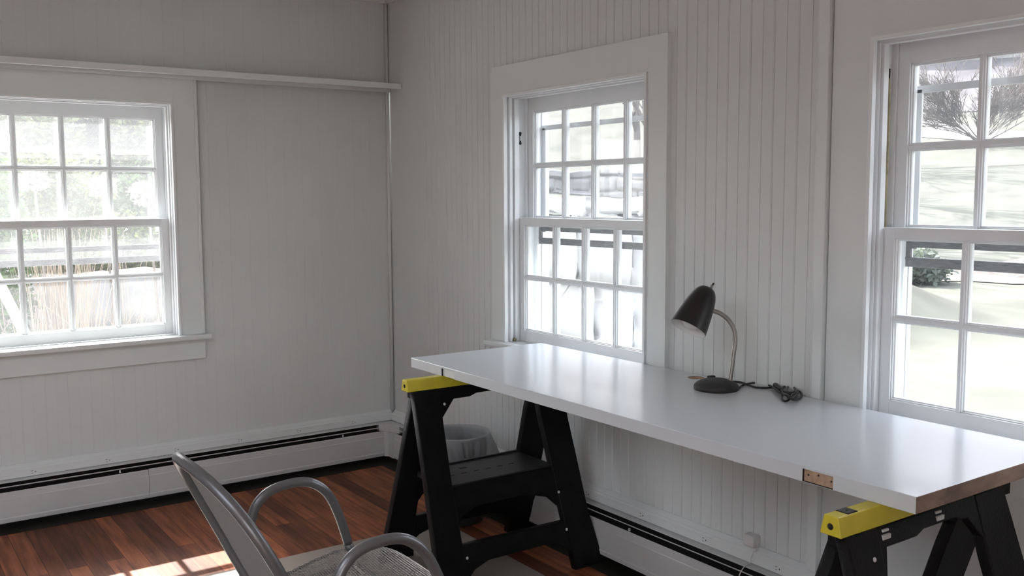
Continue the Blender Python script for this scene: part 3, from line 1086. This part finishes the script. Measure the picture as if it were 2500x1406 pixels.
lamp = empty('desk_lamp', lc)
tag(lamp, 'small black gooseneck desk lamp with bullet shade on the white tabletop', 'lamp')
mb = MB()
mb.lathe([(0.0, 0.0), (0.066, 0.0), (0.0685, 0.003), (0.0685, 0.009), (0.066, 0.0145), (0.060, 0.020), (0.050, 0.0255), (0.036, 0.030), (0.020, 0.0325), (0.0, 0.033)], 48, lc)
mb.build('base', 'lamp_base', lamp)
mb = MB()
neck = smooth_pts([LP(0.041, 0.020), LP(0.044, 0.045), LP(0.0475, 0.075), LP(0.051, 0.110), LP(0.0555, 0.152), LP(0.050, 0.186), LP(0.034, 0.213), LP(0.013, 0.231), LP(-0.010, 0.241), LP(-0.026, 0.245)], 10)
rs = [0.0068 + 0.0004 * (i % 2) for i in range(len(neck))]
mb.tube(neck, rs, 12)
mb.lathe([(0.009, 0), (0.009, 0.008), (0.0075, 0.010)], 16, LP(0.0412, 0.022), (0.02, 0, 1))
mb.build('gooseneck', 'gooseneck', lamp)
ax = (LP(-0.099, 0.189, -0.044) - LP(-0.0285, 0.313, 0.0)).normalized()
apex = LP(-0.0285, 0.313, 0.0)
H = 0.1425
mb = MB()
prof = [(0.0005, 0.0), (0.011, 0.0008), (0.020, 0.0045), (0.0275, 0.011), (0.0335, 0.021), (0.0385, 0.034), (0.0430, 0.052), (0.0470, 0.074), (0.0505, 0.098), (0.0535, 0.120), (0.0563, H)]
mb.lathe(prof, 48, apex, ax, mi=0)
mb.lathe([(0.0563, H), (0.0555, H + 0.0006), (0.0550, H)], 48, apex, ax, mi=0)
mb.lathe([(r - 0.0012, h + 0.0006) for (r, h) in prof[1:]], 48, apex, ax, mi=1)
tag(mb.build('lamp_shade', ['lamp_black', 'lamp_inside'], lamp), 'black enamelled bullet shade, white inside')
mb = MB()
mb.lathe([(0.012, 0.03), (0.013, 0.05), (0.014, 0.07), (0.020, 0.086), (0.0285, 0.104), (0.030, 0.118), (0.026, 0.131), (0.015, 0.139), (0.0, 0.1415)], 28, apex, ax)
mb.build('bulb', 'white_plastic', lamp)
mb = MB()
so = apex + le * 0.0085 - ax * 0.002
mb.tube([so + ax * 0.006, so - ax * 0.006], 0.0042, 12, mi=1)
mb.tube([so - ax * 0.005, so - ax * 0.013 + le * 0.0015], [0.0026, 0.0032], 10, mi=0)
mb.build('switch', ['rubber', 'gooseneck'], lamp)


CORD = {'strands': [[(-0.06, -2.292, 0.005), (-0.049, -2.31, 0.0032), (-0.043, -2.331, 0.0032), (-0.038, -2.347, 0.0032)], [(-0.042, -2.361, 0.0032), (-0.031, -2.375, 0.0032), (-0.03, -2.399, 0.0032), (-0.042, -2.435, 0.0032), (-0.054, -2.473, 0.004), (-0.034, -2.492, 0.0032), (-0.014, -2.503, 0.0032), (-0.03, -2.541, 0.005), (-0.069, -2.586, 0.008), (-0.123, -2.627, 0.005), (-0.139, -2.651, 0.0032), (-0.125, -2.654, 0.006), (-0.09, -2.64, 0.012), (-0.049, -2.618, 0.014), (0.013, -2.558, 0.012), (0.021, -2.528, 0.01), (-0.045, -2.563, 0.012), (-0.114, -2.627, 0.016), (-0.119, -2.656, 0.014)], [(-0.11, -2.453, 0.006), (-0.065, -2.426, 0.0032), (-0.052, -2.431, 0.007), (-0.004, -2.418, 0.0032), (0.017, -2.432, 0.0032), (0.011, -2.462, 0.0032), (-0.037, -2.526, 0.009), (-0.086, -2.589, 0.012), (-0.098, -2.621, 0.01), (-0.134, -2.671, 0.012), (-0.103, -2.665, 0.006), (-0.054, -2.641, 0.0032), (-0.008, -2.603, 0.0032), (-0.011, -2.592, 0.008), (-0.089, -2.631, 0.018), (-0.067, -2.599, 0.016), (0.047, -2.519, 0.008), (0.053, -2.541, 0.006), (-0.006, -2.593, 0.006), (-0.134, -2.674, 0.016), (-0.149, -2.666, 0.018)], [(-0.057, -2.57, 0.01), (-0.079, -2.605, 0.014), (-0.108, -2.644, 0.018)]], 'plug': [(0.036, -2.461, 0.008), (-0.061, -2.576, 0.01)], 'inline': (-0.048, -2.282)}
mb = MB()
for strand in CORD['strands']:
    mb.tube(smooth_pts([(x, y, TZ + z) for (x, y, z) in strand], 8), 0.0032, 8)
mb.build('power_cord', 'rubber', lamp)
mb = MB()
a, b_ = [Vector((x, y, TZ + z)) for (x, y, z) in CORD['plug']]
dv = (b_ - a)
mb.tube([a, a + dv * 0.12, a + dv * 0.55, a + dv * 0.8, b_], [0.0055, 0.0085, 0.0078, 0.0055, 0.0034], 12)
mb.build('plug', 'rubber', lamp)
mb = MB()
x, y = CORD['inline']
mb.box(x - 0.012, x + 0.012, y - 0.008, y + 0.008, TZ + 0.0, TZ + 0.011, b=0.003)
mb.build('cord_fitting', 'rubber', lamp)

# ------------------------------------------------------------------ floor mat
mb = MB()
mb.box(-2.9, -0.335, -3.1, -1.052, 0.0002, 0.0032, b=0.001)
fm = mb.build('floor_mat', 'mat')
tag(fm, 'thin grey brown mat lying flat under the chair and the left sawhorse', 'mat')

# ------------------------------------------------------------------ metal mesh armchair
YC = -2.48
ch = empty('mesh_armchair', (-1.45, YC, 0))
tag(ch, 'silver grey tubular armchair with perforated metal mesh seat and back', 'chair')


def CP(x, w, z):
    return (x, YC + w, z)


# back frame loop
half = [(0.0, 0.824, -1.785), (0.055, 0.820, -1.780), (0.105, 0.806, -1.768), (0.150, 0.783, -1.752), (0.182, 0.752, -1.733), (0.202, 0.712, -1.711), (0.212, 0.660, -1.684), (0.213, 0.59, -1.650), (0.208, 0.52, -1.618), (0.196, 0.455, -1.588), (0.18, 0.41, -1.572)]
loop = [CP(x, -w, z) for (w, z, x) in reversed(half[1:])] + [CP(x, w, z) for (w, z, x) in half]
mb = MB()
lp = smooth_pts(loop, 5)
mb.tube(lp, 0.0118, 12)
mb.build('back_frame', 'chair_metal', ch)


def half_w(z):
    pts = [(h[1], h[0]) for h in half]
    for i in range(len(pts) - 1):
        if pts[i][0] >= z >= pts[i + 1][0]:
            t = (pts[i][0] - z) / (pts[i][0] - pts[i + 1][0])
            return pts[i][1] + t * (pts[i + 1][1] - pts[i][1])
    return 0.0 if z > half[0][1] else half[-1][0]


def back_x(w, z):
    pts = [(h[1], h[2]) for h in half]
    xe = pts[-1][1]
    for i in range(len(pts) - 1):
        if pts[i][0] >= z >= pts[i + 1][0]:
            t = (pts[i][0] - z) / (pts[i][0] - pts[i + 1][0])
            xe = pts[i][1] + t * (pts[i + 1][1] - pts[i][1])
            break
    hw = max(half_w(z), 0.01)
    q = max(0, 1 - (w / hw) ** 2)
    return xe + 0.007 - 0.005 * q * min(1, hw / 0.2)


mb = MB()
pz = 0.0068
z = 0.415
while z < 0.82:
    hw = half_w(z) - 0.004
    if hw > 0.01:
        k = max(4, int(hw * 2 / 0.02))
        mb.tube([CP(back_x(-hw + 2 * hw * i / k, z), -hw + 2 * hw * i / k, z) for i in range(k + 1)], 0.0012, 4, smooth=False, caps=False)
    z += pz
w = -0.208
while w < 0.209:
    zs_ = [0.415 + 0.41 * i / 28 for i in range(29)]
    zs_ = [q for q in zs_ if half_w(q) > abs(w)]
    if len(zs_) > 1:
        mb.tube([CP(back_x(w, q) - 0.0006, w, q) for q in zs_], 0.0009, 4, smooth=False, caps=False)
    w += pz
tag(mb.build('back_mesh', 'mesh_metal', ch, recalc=False), 'fine square wire mesh')


# seat
def seat_edge(t):
    """t 0..1 round the seat: closed outline (x, w)"""
    pts = [(-1.172, 0.0), (-1.178, 0.09), (-1.194, 0.165), (-1.225, 0.225), (-1.275, 0.262), (-1.335, 0.268), (-1.40, 0.252), (-1.47, 0.225), (-1.54, 0.195), (-1.575, 0.12), (-1.585, 0.0)]
    return pts


se = seat_edge(0)
outline = [Vector((x, w, 0)) for (x, w) in se] + [Vector((x, -w, 0)) for (x, w) in reversed(se[1:-1])]
ol = smooth_pts([outline[-1]] + outline + [outline[0], outline[1]], 6)[6:-6]


def seat_z(x, w):
    t = (x + 1.585) / 0.413
    return 0.452 - 0.016 * math.sin(max(0, min(1, t)) * math.pi) * (1 - (w / 0.27) ** 2) - 0.03 * max(0, (t - 0.88) / 0.12) ** 2 + 0.006 * (w / 0.27) ** 2


mb = MB()
mb.tube([(p.x, YC + p.y, seat_z(p.x, p.y) - 0.004) for p in ol] + [(ol[0].x, YC + ol[0].y, seat_z(ol[0].x, ol[0].y) - 0.004)], 0.0042, 6)
mb.build('seat_rim', 'mesh_metal', ch)


def span(poly, ax_, val):
    xs_ = []
    n_ = len(poly)
    for i in range(n_):
        a_, b2 = poly[i], poly[(i + 1) % n_]
        pa, pb = a_[ax_], b2[ax_]
        if (pa - val) * (pb - val) < 0:
            t = (val - pa) / (pb - pa)
            o_ = 1 - ax_
            xs_.append(a_[o_] + t * (b2[o_] - a_[o_]))
    return (min(xs_), max(xs_)) if len(xs_) >= 2 else None


mb = MB()
x = -1.58
while x < -1.175:
    s = span(ol, 0, x)
    if s:
        k = 16
        mb.tube([(x, YC + s[0] + (s[1] - s[0]) * i / k, seat_z(x, s[0] + (s[1] - s[0]) * i / k)) for i in range(k + 1)], 0.0012, 4, smooth=False, caps=False)
    x += pz
w = -0.265
while w < 0.266:
    s = span(ol, 1, w)
    if s:
        k = 16
        mb.tube([(s[0] + (s[1] - s[0]) * i / k, YC + w, seat_z(s[0] + (s[1] - s[0]) * i / k, w)) for i in range(k + 1)], 0.0011, 4, smooth=False, caps=False)
    w += pz
tag(mb.build('seat_mesh', 'mesh_metal', ch, recalc=False), 'fine square wire mesh')
# arms: one bent tube each, running down to the front feet
arm = [(-1.600, 0.205, 0.470), (-1.585, 0.222, 0.535), (-1.567, 0.238, 0.590), (-1.552, 0.24, 0.625), (-1.524, 0.24, 0.650), (-1.485, 0.24, 0.661), (-1.434, 0.24, 0.661), (-1.396, 0.24, 0.645), (-1.364, 0.243, 0.612), (-1.337, 0.247, 0.555), (-1.309, 0.256, 0.474)]
for s in (1, -1):
    mb = MB()
    mb.tube(smooth_pts([CP(x, s * w, z) for (x, w, z) in arm], 6), 0.0118, 12)
    mb.build('armrest', 'chair_metal', ch)
for s in (1, -1):
    mb = MB()
    mb.tube(smooth_pts([CP(-1.309, s * 0.256, 0.474), CP(-1.290, s * 0.262, 0.40), CP(-1.255, s * 0.268, 0.20), CP(-1.225, s * 0.272, 0.013)], 5), 0.0118, 12)
    mb.lathe([(0.0, 0.0), (0.015, 0.0), (0.015, 0.02), (0.0121, 0.024)], 14, CP(-1.2245, s * 0.272, 0.0034))
    mb.build('leg', 'chair_metal', ch)
    mb = MB()
    mb.tube(smooth_pts([CP(-1.572, s * 0.18, 0.41), CP(-1.60, s * 0.19, 0.30), CP(-1.655, s * 0.205, 0.15), CP(-1.705, s * 0.215, 0.013)], 5), 0.0118, 12)
    mb.lathe([(0.0, 0.0), (0.015, 0.0), (0.015, 0.02), (0.0121, 0.024)], 14, CP(-1.706, s * 0.215, 0.0034))
    mb.build('leg', 'chair_metal', ch)
mb = MB()
for s in (1, -1):
    mb.tube([CP(-1.58, s * 0.18, 0.425), CP(-1.30, s * 0.245, 0.425)], 0.008, 8)
mb.tube([CP(-1.58, -0.18, 0.425), CP(-1.58, 0.18, 0.425)], 0.008, 8)
mb.tube([CP(-1.30, -0.25, 0.425), CP(-1.30, 0.25, 0.425)], 0.008, 8)
mb.build('seat_frame', 'chair_metal', ch)

# ------------------------------------------------------------------ outside: ground
def sst(a, b, x):
    t = max(0.0, min(1.0, (x - a) / (b - a)))
    return t * t * (3 - 2 * t)


def ground(x, y):
    h = -0.5
    h += 0.165 * max(0, x - 17.5) * sst(17.5, 20, x)
    h += 0.22 * max(0, x - 40)
    h += (0.05 * max(0, y - 9) + 0.20 * max(0, y - 24)) * sst(-14, -4, x)
    h += (1.75 * sst(2.4, 5.2, y) * (1 - sst(8, 14, x)) + 0.10 * max(0, y - 5) * (1 - sst(8, 16, x))) * sst(-5.0, -2.6, x)
    d = math.hypot(x, y)
    h += 0.12 * noise.noise(Vector((x * 0.12, y * 0.12, 0))) * min(1, d / 10)
    h -= 0.10 * max(0, -x - 8) * 0
    return h


def grid_obj(name, xs_, ys_, m, off=0.0, hole=None):
    mb = MB()
    nx, ny = len(xs_), len(ys_)
    vs = [(x, y, ground(x, y) + off) for x in xs_ for y in ys_]
    fs = []
    for i in range(nx - 1):
        for j in range(ny - 1):
            cx, cy = (xs_[i] + xs_[i + 1]) / 2, (ys_[j] + ys_[j + 1]) / 2
            if hole and hole(cx, cy):
                continue
            fs.append((i * ny + j, (i + 1) * ny + j, (i + 1) * ny + j + 1, i * ny + j + 1))
    mb.add(vs, fs, 0, True)
    return mb.build(name, m, recalc=False)


def axis_pts(lo, hi):
    out = []
    x = lo
    while x < hi:
        out.append(x)
        x += 0.4 if abs(x) < 12 else (0.9 if abs(x) < 40 else 3.0)
    out.append(hi)
    return out


lawn = grid_obj('lawn', axis_pts(-60, 110), axis_pts(-70, 110), 'lawn')
tag(lawn, kind='structure')


def strip(name, m, pts, off, label, cat):
    """a bed laid on the ground along a centre line with half widths"""
    mb = MB()
    P_ = smooth_pts([(x, y, w) for (x, y, w) in pts], 8)
    vs = []
    k = 7
    for i, p in enumerate(P_):
        t = (P_[min(i + 1, len(P_) - 1)] - P_[max(0, i - 1)])
        nrm = Vector((-t.y, t.x, 0)).normalized()
        for j in range(k):
            s = (j / (k - 1) * 2 - 1)
            q = Vector((p.x, p.y, 0)) + nrm * p.z * s * (1 + 0.15 * math.sin(i * 1.7 + j))
            vs.append((q.x, q.y, ground(q.x, q.y) + off + 0.03 * (1 - s * s)))
    mb.add(vs, [(i * k + j, i * k + j + 1, (i + 1) * k + j + 1, (i + 1) * k + j) for i in range(len(P_) - 1) for j in range(k - 1)], 0, True)
    return tag(mb.build(name, m, recalc=False), label, cat)


bank = grid_obj('planting_bank', [-4.5 + 0.35 * i for i in range(20)], [2.5 + 0.4 * i for i in range(60)], 'leaf_litter', 0.03)
tag(bank, kind='structure')
wood = grid_obj('wooded_hillside', [44 + 2.2 * i for i in range(31)], [-40 + 3 * i for i in range(50)], 'woodland', 0.05)
tag(wood, kind='structure')
strip('mulch_bed', 'mulch', [(14.5, 13, 1.0), (17.5, 8, 1.3), (19.0, 4, 1.3), (20, -2, 1.3), (20, -10, 1.2)], 0.02, 'long brown mulch bed at the foot of the lawn slope', 'garden bed')
strip('gravel_path', 'path', [(44, 30, 0.9), (40, 18, 1.0), (37.5, 10, 1.0), (36, 2, 1.0), (36, -8, 1.0)], 0.03, 'pale gravel path crossing the top of the lawn slope', 'path')


# ------------------------------------------------------------------ outside: stone walls
def stone_wall(name, label, path, z0f, z1f, course, length, thick, m, seed, jitter=0.02):
    r_ = random.Random(seed)
    mb = MB()
    (xa, ya), (xb, yb) = path
    L = math.hypot(xb - xa, yb - ya)
    ex = Vector(((xb - xa) / L, (yb - ya) / L, 0))
    en = Vector((-ex.y, ex.x, 0))
    z0, z1 = z0f, z1f
    core = []
    for zz in (z0 + 0.01, z1 - 0.05):
        for a_, b_ in ((0.08, -0.36), (L - 0.08, -0.36), (L - 0.08, 0.36), (0.08, 0.36)):
            q = Vector((xa, ya, 0)) + ex * a_ + en * (b_ * thick)
            core.append((q.x, q.y, zz))
    mb.add(core, [(0, 1, 2, 3), (7, 6, 5, 4), (0, 1, 5, 4), (1, 2, 6, 5), (2, 3, 7, 6), (3, 0, 4, 7)])
    z = z0
    while z < z1 - 0.03:
        h = min(course * r_.uniform(0.8, 1.25), z1 - z)
        if z1 - (z + h) < course * 0.4:
            h = z1 - z
        s = 0.0
        while s < L:
            ln = min(length * r_.uniform(0.55, 1.5), L - s)
            if L - s - ln < length * 0.35:
                ln = L - s
            bm = bmesh.new()
            bmesh.ops.create_cube(bm, size=1)
            bmesh.ops.subdivide_edges(bm, edges=bm.edges[:], cuts=2, use_grid_fill=True)
            off = r_.uniform(-jitter, jitter)
            for v in bm.verts:
                p = Vector((xa, ya, 0)) + ex * (s + (v.co.x + 0.5) * (ln - 0.012)) + en * (v.co.y * thick + off) + Vector((0, 0, z + (v.co.z + 0.5) * (h - 0.012)))
                nn_ = noise.noise_vector(p * 2.3 + Vector((seed, 0, 0)))
                v.co = p + nn_ * jitter
            bmesh.ops.bevel(bm, geom=[e for e in bm.edges if len(e.link_faces) == 2 and e.calc_face_angle(0) > 0.9], offset=0.018, segments=2, affect='EDGES')
            mb.frombm(bm, 0, True)
            s += ln
        z += h
    o = mb.build(name, m, recalc=False)
    return tag(o, label, 'stone wall')


stone_wall('stone_pier', 'tall pale cut stone pier of big blocks right outside the middle window', ((2.2, 0.345), (2.2, 3.3)), -0.6, 1.22, 0.44, 0.62, 0.42, 'stone_pale', 3, 0.03)
stone_wall('coping_stones', 'flat pale coping course lying on the stone pier outside the middle window', ((2.2, 0.22), (2.2, 3.3)), 1.232, 1.345, 0.12, 0.9, 0.50, 'stone_pale', 4, 0.012)
stone_wall('fieldstone_wall', 'low grey fieldstone wall on the bank behind the pale pier', ((4.4, 7.8), (8.2, 4.6)), 1.0, 1.72, 0.15, 0.42, 0.4, 'stone_grey', 5, 0.05)
stone_wall('fieldstone_wall', 'short upper fieldstone wall further up the bright bank', ((4.6, 13.5), (9.2, 12.2)), 1.9, 2.75, 0.2, 0.6, 0.5, 'stone_grey', 6, 0.06)
stone_wall('fieldstone_wall', 'grey stone wall behind dry stems outside the left window', ((-2.7, 3.1), (1.4, 3.1)), -0.5, 0.82, 0.30, 0.62, 0.4, 'stone_grey', 8, 0.05)
stone_wall('fieldstone_wall', 'distant pale stone wall above the bare shrub at the hilltop', ((48.0, 34.0), (56.0, 18.0)), 8.6, 11.4, 0.7, 1.6, 0.8, 'stone_grey', 9, 0.1)


# ------------------------------------------------------------------ outside: plants
def leaves(mb, centre, rad, count, size, seed, shell=0.5, mi=0):
    r_ = random.Random(seed)
    cx, cy, cz = centre
    rx, ry, rz = rad
    for _ in range(count):
        while True:
            p = Vector((r_.uniform(-1, 1), r_.uniform(-1, 1), r_.uniform(-1, 1)))
            if shell < p.length < 1:
                break
        nz_ = 1 + 0.35 * noise.noise(p * 2.2 + Vector((seed, 0, 0)))
        q = Vector((cx + p.x * rx * nz_, cy + p.y * ry * nz_, cz + p.z * rz * nz_))
        g = ground(q.x, q.y)
        if q.z < g:
            q.z = g + r_.uniform(0, 0.1)
        d = Vector((r_.uniform(-1, 1), r_.uniform(-1, 1), r_.uniform(-0.6, 0.9))).normalized()
        s = d.cross(Vector((r_.uniform(-1, 1), r_.uniform(-1, 1), r_.uniform(-1, 1)))).normalized()
        L = size * r_.uniform(0.6, 1.3)
        up = d.cross(s) * L * 0.12
        mb.add([q, q + d * L * 0.5 + s * L * 0.32 + up, q + d * L, q + d * L * 0.5 - s * L * 0.32 + up], [(0, 1, 2), (0, 2, 3)], mi)


def branch(mb, p, d, L, r, depth, r_, bend=0.35, spread=0.6, n=3, minr=0.004):
    pts = [p.copy()]
    q = p.copy()
    dd = d.copy()
    k = 4
    for i in range(k):
        dd = (dd + Vector((r_.uniform(-1, 1), r_.uniform(-1, 1), r_.uniform(-0.5, 0.7))) * bend * 0.3).normalized()
        q = q + dd * L / k
        pts.append(q.copy())
    mb.tube(pts, [max(minr, r * (1 - 0.5 * i / k)) for i in range(k + 1)], 4 if r < 0.05 else 6, smooth=True, caps=False)
    if depth <= 0:
        return
    for j in range(n):
        t = r_.choice(pts[1:])
        nd = (dd + Vector((r_.uniform(-1, 1), r_.uniform(-1, 1), r_.uniform(-0.4, 0.8))) * spread).normalized()
        branch(mb, t, nd, L * r_.uniform(0.55, 0.8), r * 0.5, depth - 1, r_, bend, spread, n, minr)


def shrub(name, label, x, y, rad, count, size, m, seed, cat='shrub', zc=None, group=None):
    g = ground(x, y)
    root = empty(name, (x, y, g))
    tag(root, label, cat, group)
    zc = g + rad[2] * 0.75 if zc is None else zc
    mb = MB()
    leaves(mb, (x, y, zc), rad, count, size, seed)
    mb.build('foliage', m, root, recalc=False)
    mb = MB()
    r_ = random.Random(seed)
    for _ in range(7):
        branch(mb, Vector((x + r_.uniform(-0.1, 0.1), y + r_.uniform(-0.1, 0.1), g - 0.05)), Vector((r_.uniform(-0.6, 0.6), r_.uniform(-0.5, 0.5), 1)).normalized(), rad[2] * 1.0, 0.016, 2, r_, n=2)
    mb.build('stems', 'bark', root, recalc=False)
    return root


shrub('leafy_shrub', 'leafy green shrub at the left edge of the left window view', -1.66, 2.1, (0.30, 0.32, 0.78), 5200, 0.05, 'leaf_green', 11, zc=0.92)
shrub('leafy_shrub', 'pale green bush behind the tan grass in the left window view', -1.12, 2.95, (0.42, 0.30, 0.42), 3600, 0.05, 'leaf_yellow', 19, zc=1.32)
shrub('leafy_shrub', 'yellow green shrub high on the bank behind the left window', -0.88, 5.2, (0.50, 0.6, 0.55), 4200, 0.065, 'leaf_yellow', 12, zc=1.80)
shrub('leafy_shrub', 'pale young shrub on the bank at the right of the left window view', 0.12, 5.6, (0.45, 0.6, 0.62), 4200, 0.06, 'leaf_yellow', 13, zc=1.85)
shrub('leafy_shrub', 'dark evergreen shrub far up the bank behind the left window', -0.35, 8.2, (0.55, 0.6, 0.75), 2600, 0.08, 'leaf_grey', 14, zc=2.15)
shrub('leafy_shrub', 'bright low shrub growing over the grey stone wall outside', -0.55, 3.80, (0.75, 0.36, 0.30), 2600, 0.05, 'leaf_yellow', 15, zc=0.95)
shrub('leafy_shrub', 'green shrub leaning at the right edge of the left window view', 0.0, 4.4, (0.45, 0.5, 0.40), 2200, 0.055, 'leaf_green', 16, zc=1.25)
shrub('leafy_shrub', 'yellow green bush beside the pale stone pier', 3.5, 1.42, (0.42, 0.36, 0.55), 2600, 0.05, 'leaf_yellow', 17, zc=0.85)
shrub('ground_plant', 'grey green clump of leaves at the left end of the mulch bed', 15.9, 7.05, (0.75, 0.7, 0.42), 1800, 0.16, 'leaf_grey', 18, cat='plant')


def stems(name, label, x, y, w, dep, hgt, count, seed, m='dry_stem', lean=0.0, rr=0.0035, cat='grass', arch=0.25):
    r_ = random.Random(seed)
    mb = MB()
    for _ in range(count):
        px, py = x + r_.uniform(-w, w), y + r_.uniform(-dep, dep)
        g = ground(px, py)
        h = hgt * r_.uniform(0.55, 1.1)
        dx, dy = r_.gauss(lean, arch * 0.6) * h, r_.gauss(0, arch * 0.4) * h
        pts = []
        for i in range(6):
            t = i / 5
            pts.append(Vector((px + dx * t * t, py + dy * t * t, g + h * (t - 0.18 * t * t * abs(dx) * 2))))
        mb.tube(pts, [rr, rr, rr * 0.9, rr * 0.8, rr * 0.6, rr * 0.4], 3, smooth=False, caps=False)
    return tag(mb.build(name, m, recalc=False), label, cat)


stems('dry_grass', 'tall clump of tan dry grass stems in the middle of the left window view', -1.30, 1.85, 0.17, 0.2, 1.62, 240, 21, arch=0.10)
stems('dry_grass', 'arching pale stems in front of the grey stone wall', -1.02, 2.25, 0.24, 0.2, 1.75, 65, 22, lean=0.10, arch=0.40, rr=0.004)
stems('dry_grass', 'leaning dry stems at the right of the left window view', -0.80, 1.95, 0.18, 0.2, 1.60, 60, 23, lean=0.12, arch=0.35)
stems('dry_grass', 'thin twigs growing at the foot of the pale stone pier', 3.25, 1.25, 0.30, 0.35, 1.3, 80, 24, m='dry_stem', arch=0.30, rr=0.005)


def hydrangea(label, x, y, z, r, seed):
    g = ground(x, y)
    root = empty('hydrangea', (x, y, g))
    tag(root, label, 'flower')
    mb = MB()
    mb.tube(smooth_pts([(x + 0.08, y, g - 0.02), (x + 0.05, y + 0.02, (g + z) / 2), (x, y, z)], 6), 0.008, 5)
    mb.build('stem', 'bark', root)
    mb = MB()
    leaves(mb, (x, y, z), (r, r, r * 0.75), 420, 0.035, seed, shell=0.75)
    mb.build('flower_head', 'blossom', root, recalc=False)


hydrangea('largest dried pale flower head, at the right edge of the left window view', -0.80, 1.6, 1.385, 0.095, 31)
hydrangea('small dried pale flower head beside the middle window bars', -0.93, 2.2, 1.43, 0.07, 32)
hydrangea('dried pale flower head over the left green shrub', -1.40, 1.7, 1.46, 0.07, 33)

# leaning metal pole outside the left window
mb = MB()
mb.tube([(-1.13, 1.0, -0.5), (-1.84, 1.0, 1.32)], 0.026, 14)
mb.tube([(-1.13, 1.0, -0.5), (-1.142, 1.0, -0.47)], 0.036, 14)
tag(mb.build('metal_pole', 'alu_dark'), 'slanted grey metal pole at the bottom left of the left window', 'pole')


def bare_tree(name, label, x, y, h, r, n0, seed, depth=4, group=None, cat='tree', spread=0.6):
    g = ground(x, y)
    r_ = random.Random(seed)
    mb = MB()
    if n0 == 1:
        branch(mb, Vector((x, y, g - 0.2)), Vector((0.03, 0.02, 1)).normalized(), h * 0.5, r, depth, r_, bend=0.25, spread=spread, n=4, minr=0.02)
    else:
        for _ in range(n0):
            branch(mb, Vector((x + r_.uniform(-0.2, 0.2), y + r_.uniform(-0.2, 0.2), g - 0.1)), Vector((r_.uniform(-1.5, 1.5), r_.uniform(-1.5, 1.5), 1.0)).normalized(), h * 0.42, r, depth, r_, bend=0.4, spread=spread, n=4, minr=0.009)
    return tag(mb.build(name, 'bark', recalc=False), label, cat, group)


bare_tree('bare_shrub', 'wide leafless multi-stemmed shrub on the lawn slope outside the right window', 39.6, 18.9, 4.6, 0.034, 12, 41, depth=4, cat='shrub')
for i, (x, y, h, lab) in enumerate(((20.5, 18.5, 10, 'bare tree standing lowest on the slope'), (25.5, 21, 12, 'bare tree in the middle of the slope'), (31, 24.5, 12, 'bare tree high on the slope by the path'), (27.5, 28.2, 11, 'bare tree at the top right of the middle window view'))):
    bare_tree('bare_tree', lab, x, y, h, 0.20, 1, 50 + i, depth=4)
for i, (x, y, h, lab) in enumerate(((0.25, 8.9, 3.0, 'grey twiggy leafless shrub high in the middle of the left window view'), (0.45, 6.9, 2.2, 'small twiggy shrub on the bank at the right of the left window view'), (-1.25, 6.6, 2.4, 'twiggy leafless shrub on the bank at the left of the left window view'))):
    bare_tree('bare_shrub', lab, x, y, h, 0.018, 12, 60 + i, depth=4, cat='shrub')
for i in range(9):
    x, y = 58 + 3 * (i % 3) + i * 0.6, 12 + i * 3.6
    bare_tree('bare_tree', 'leafless hilltop tree in the wood behind the path', x, y, 8 + (i * 37 % 4), 0.16, 1, 70 + i, depth=3, group='leafless trees on the hilltop')
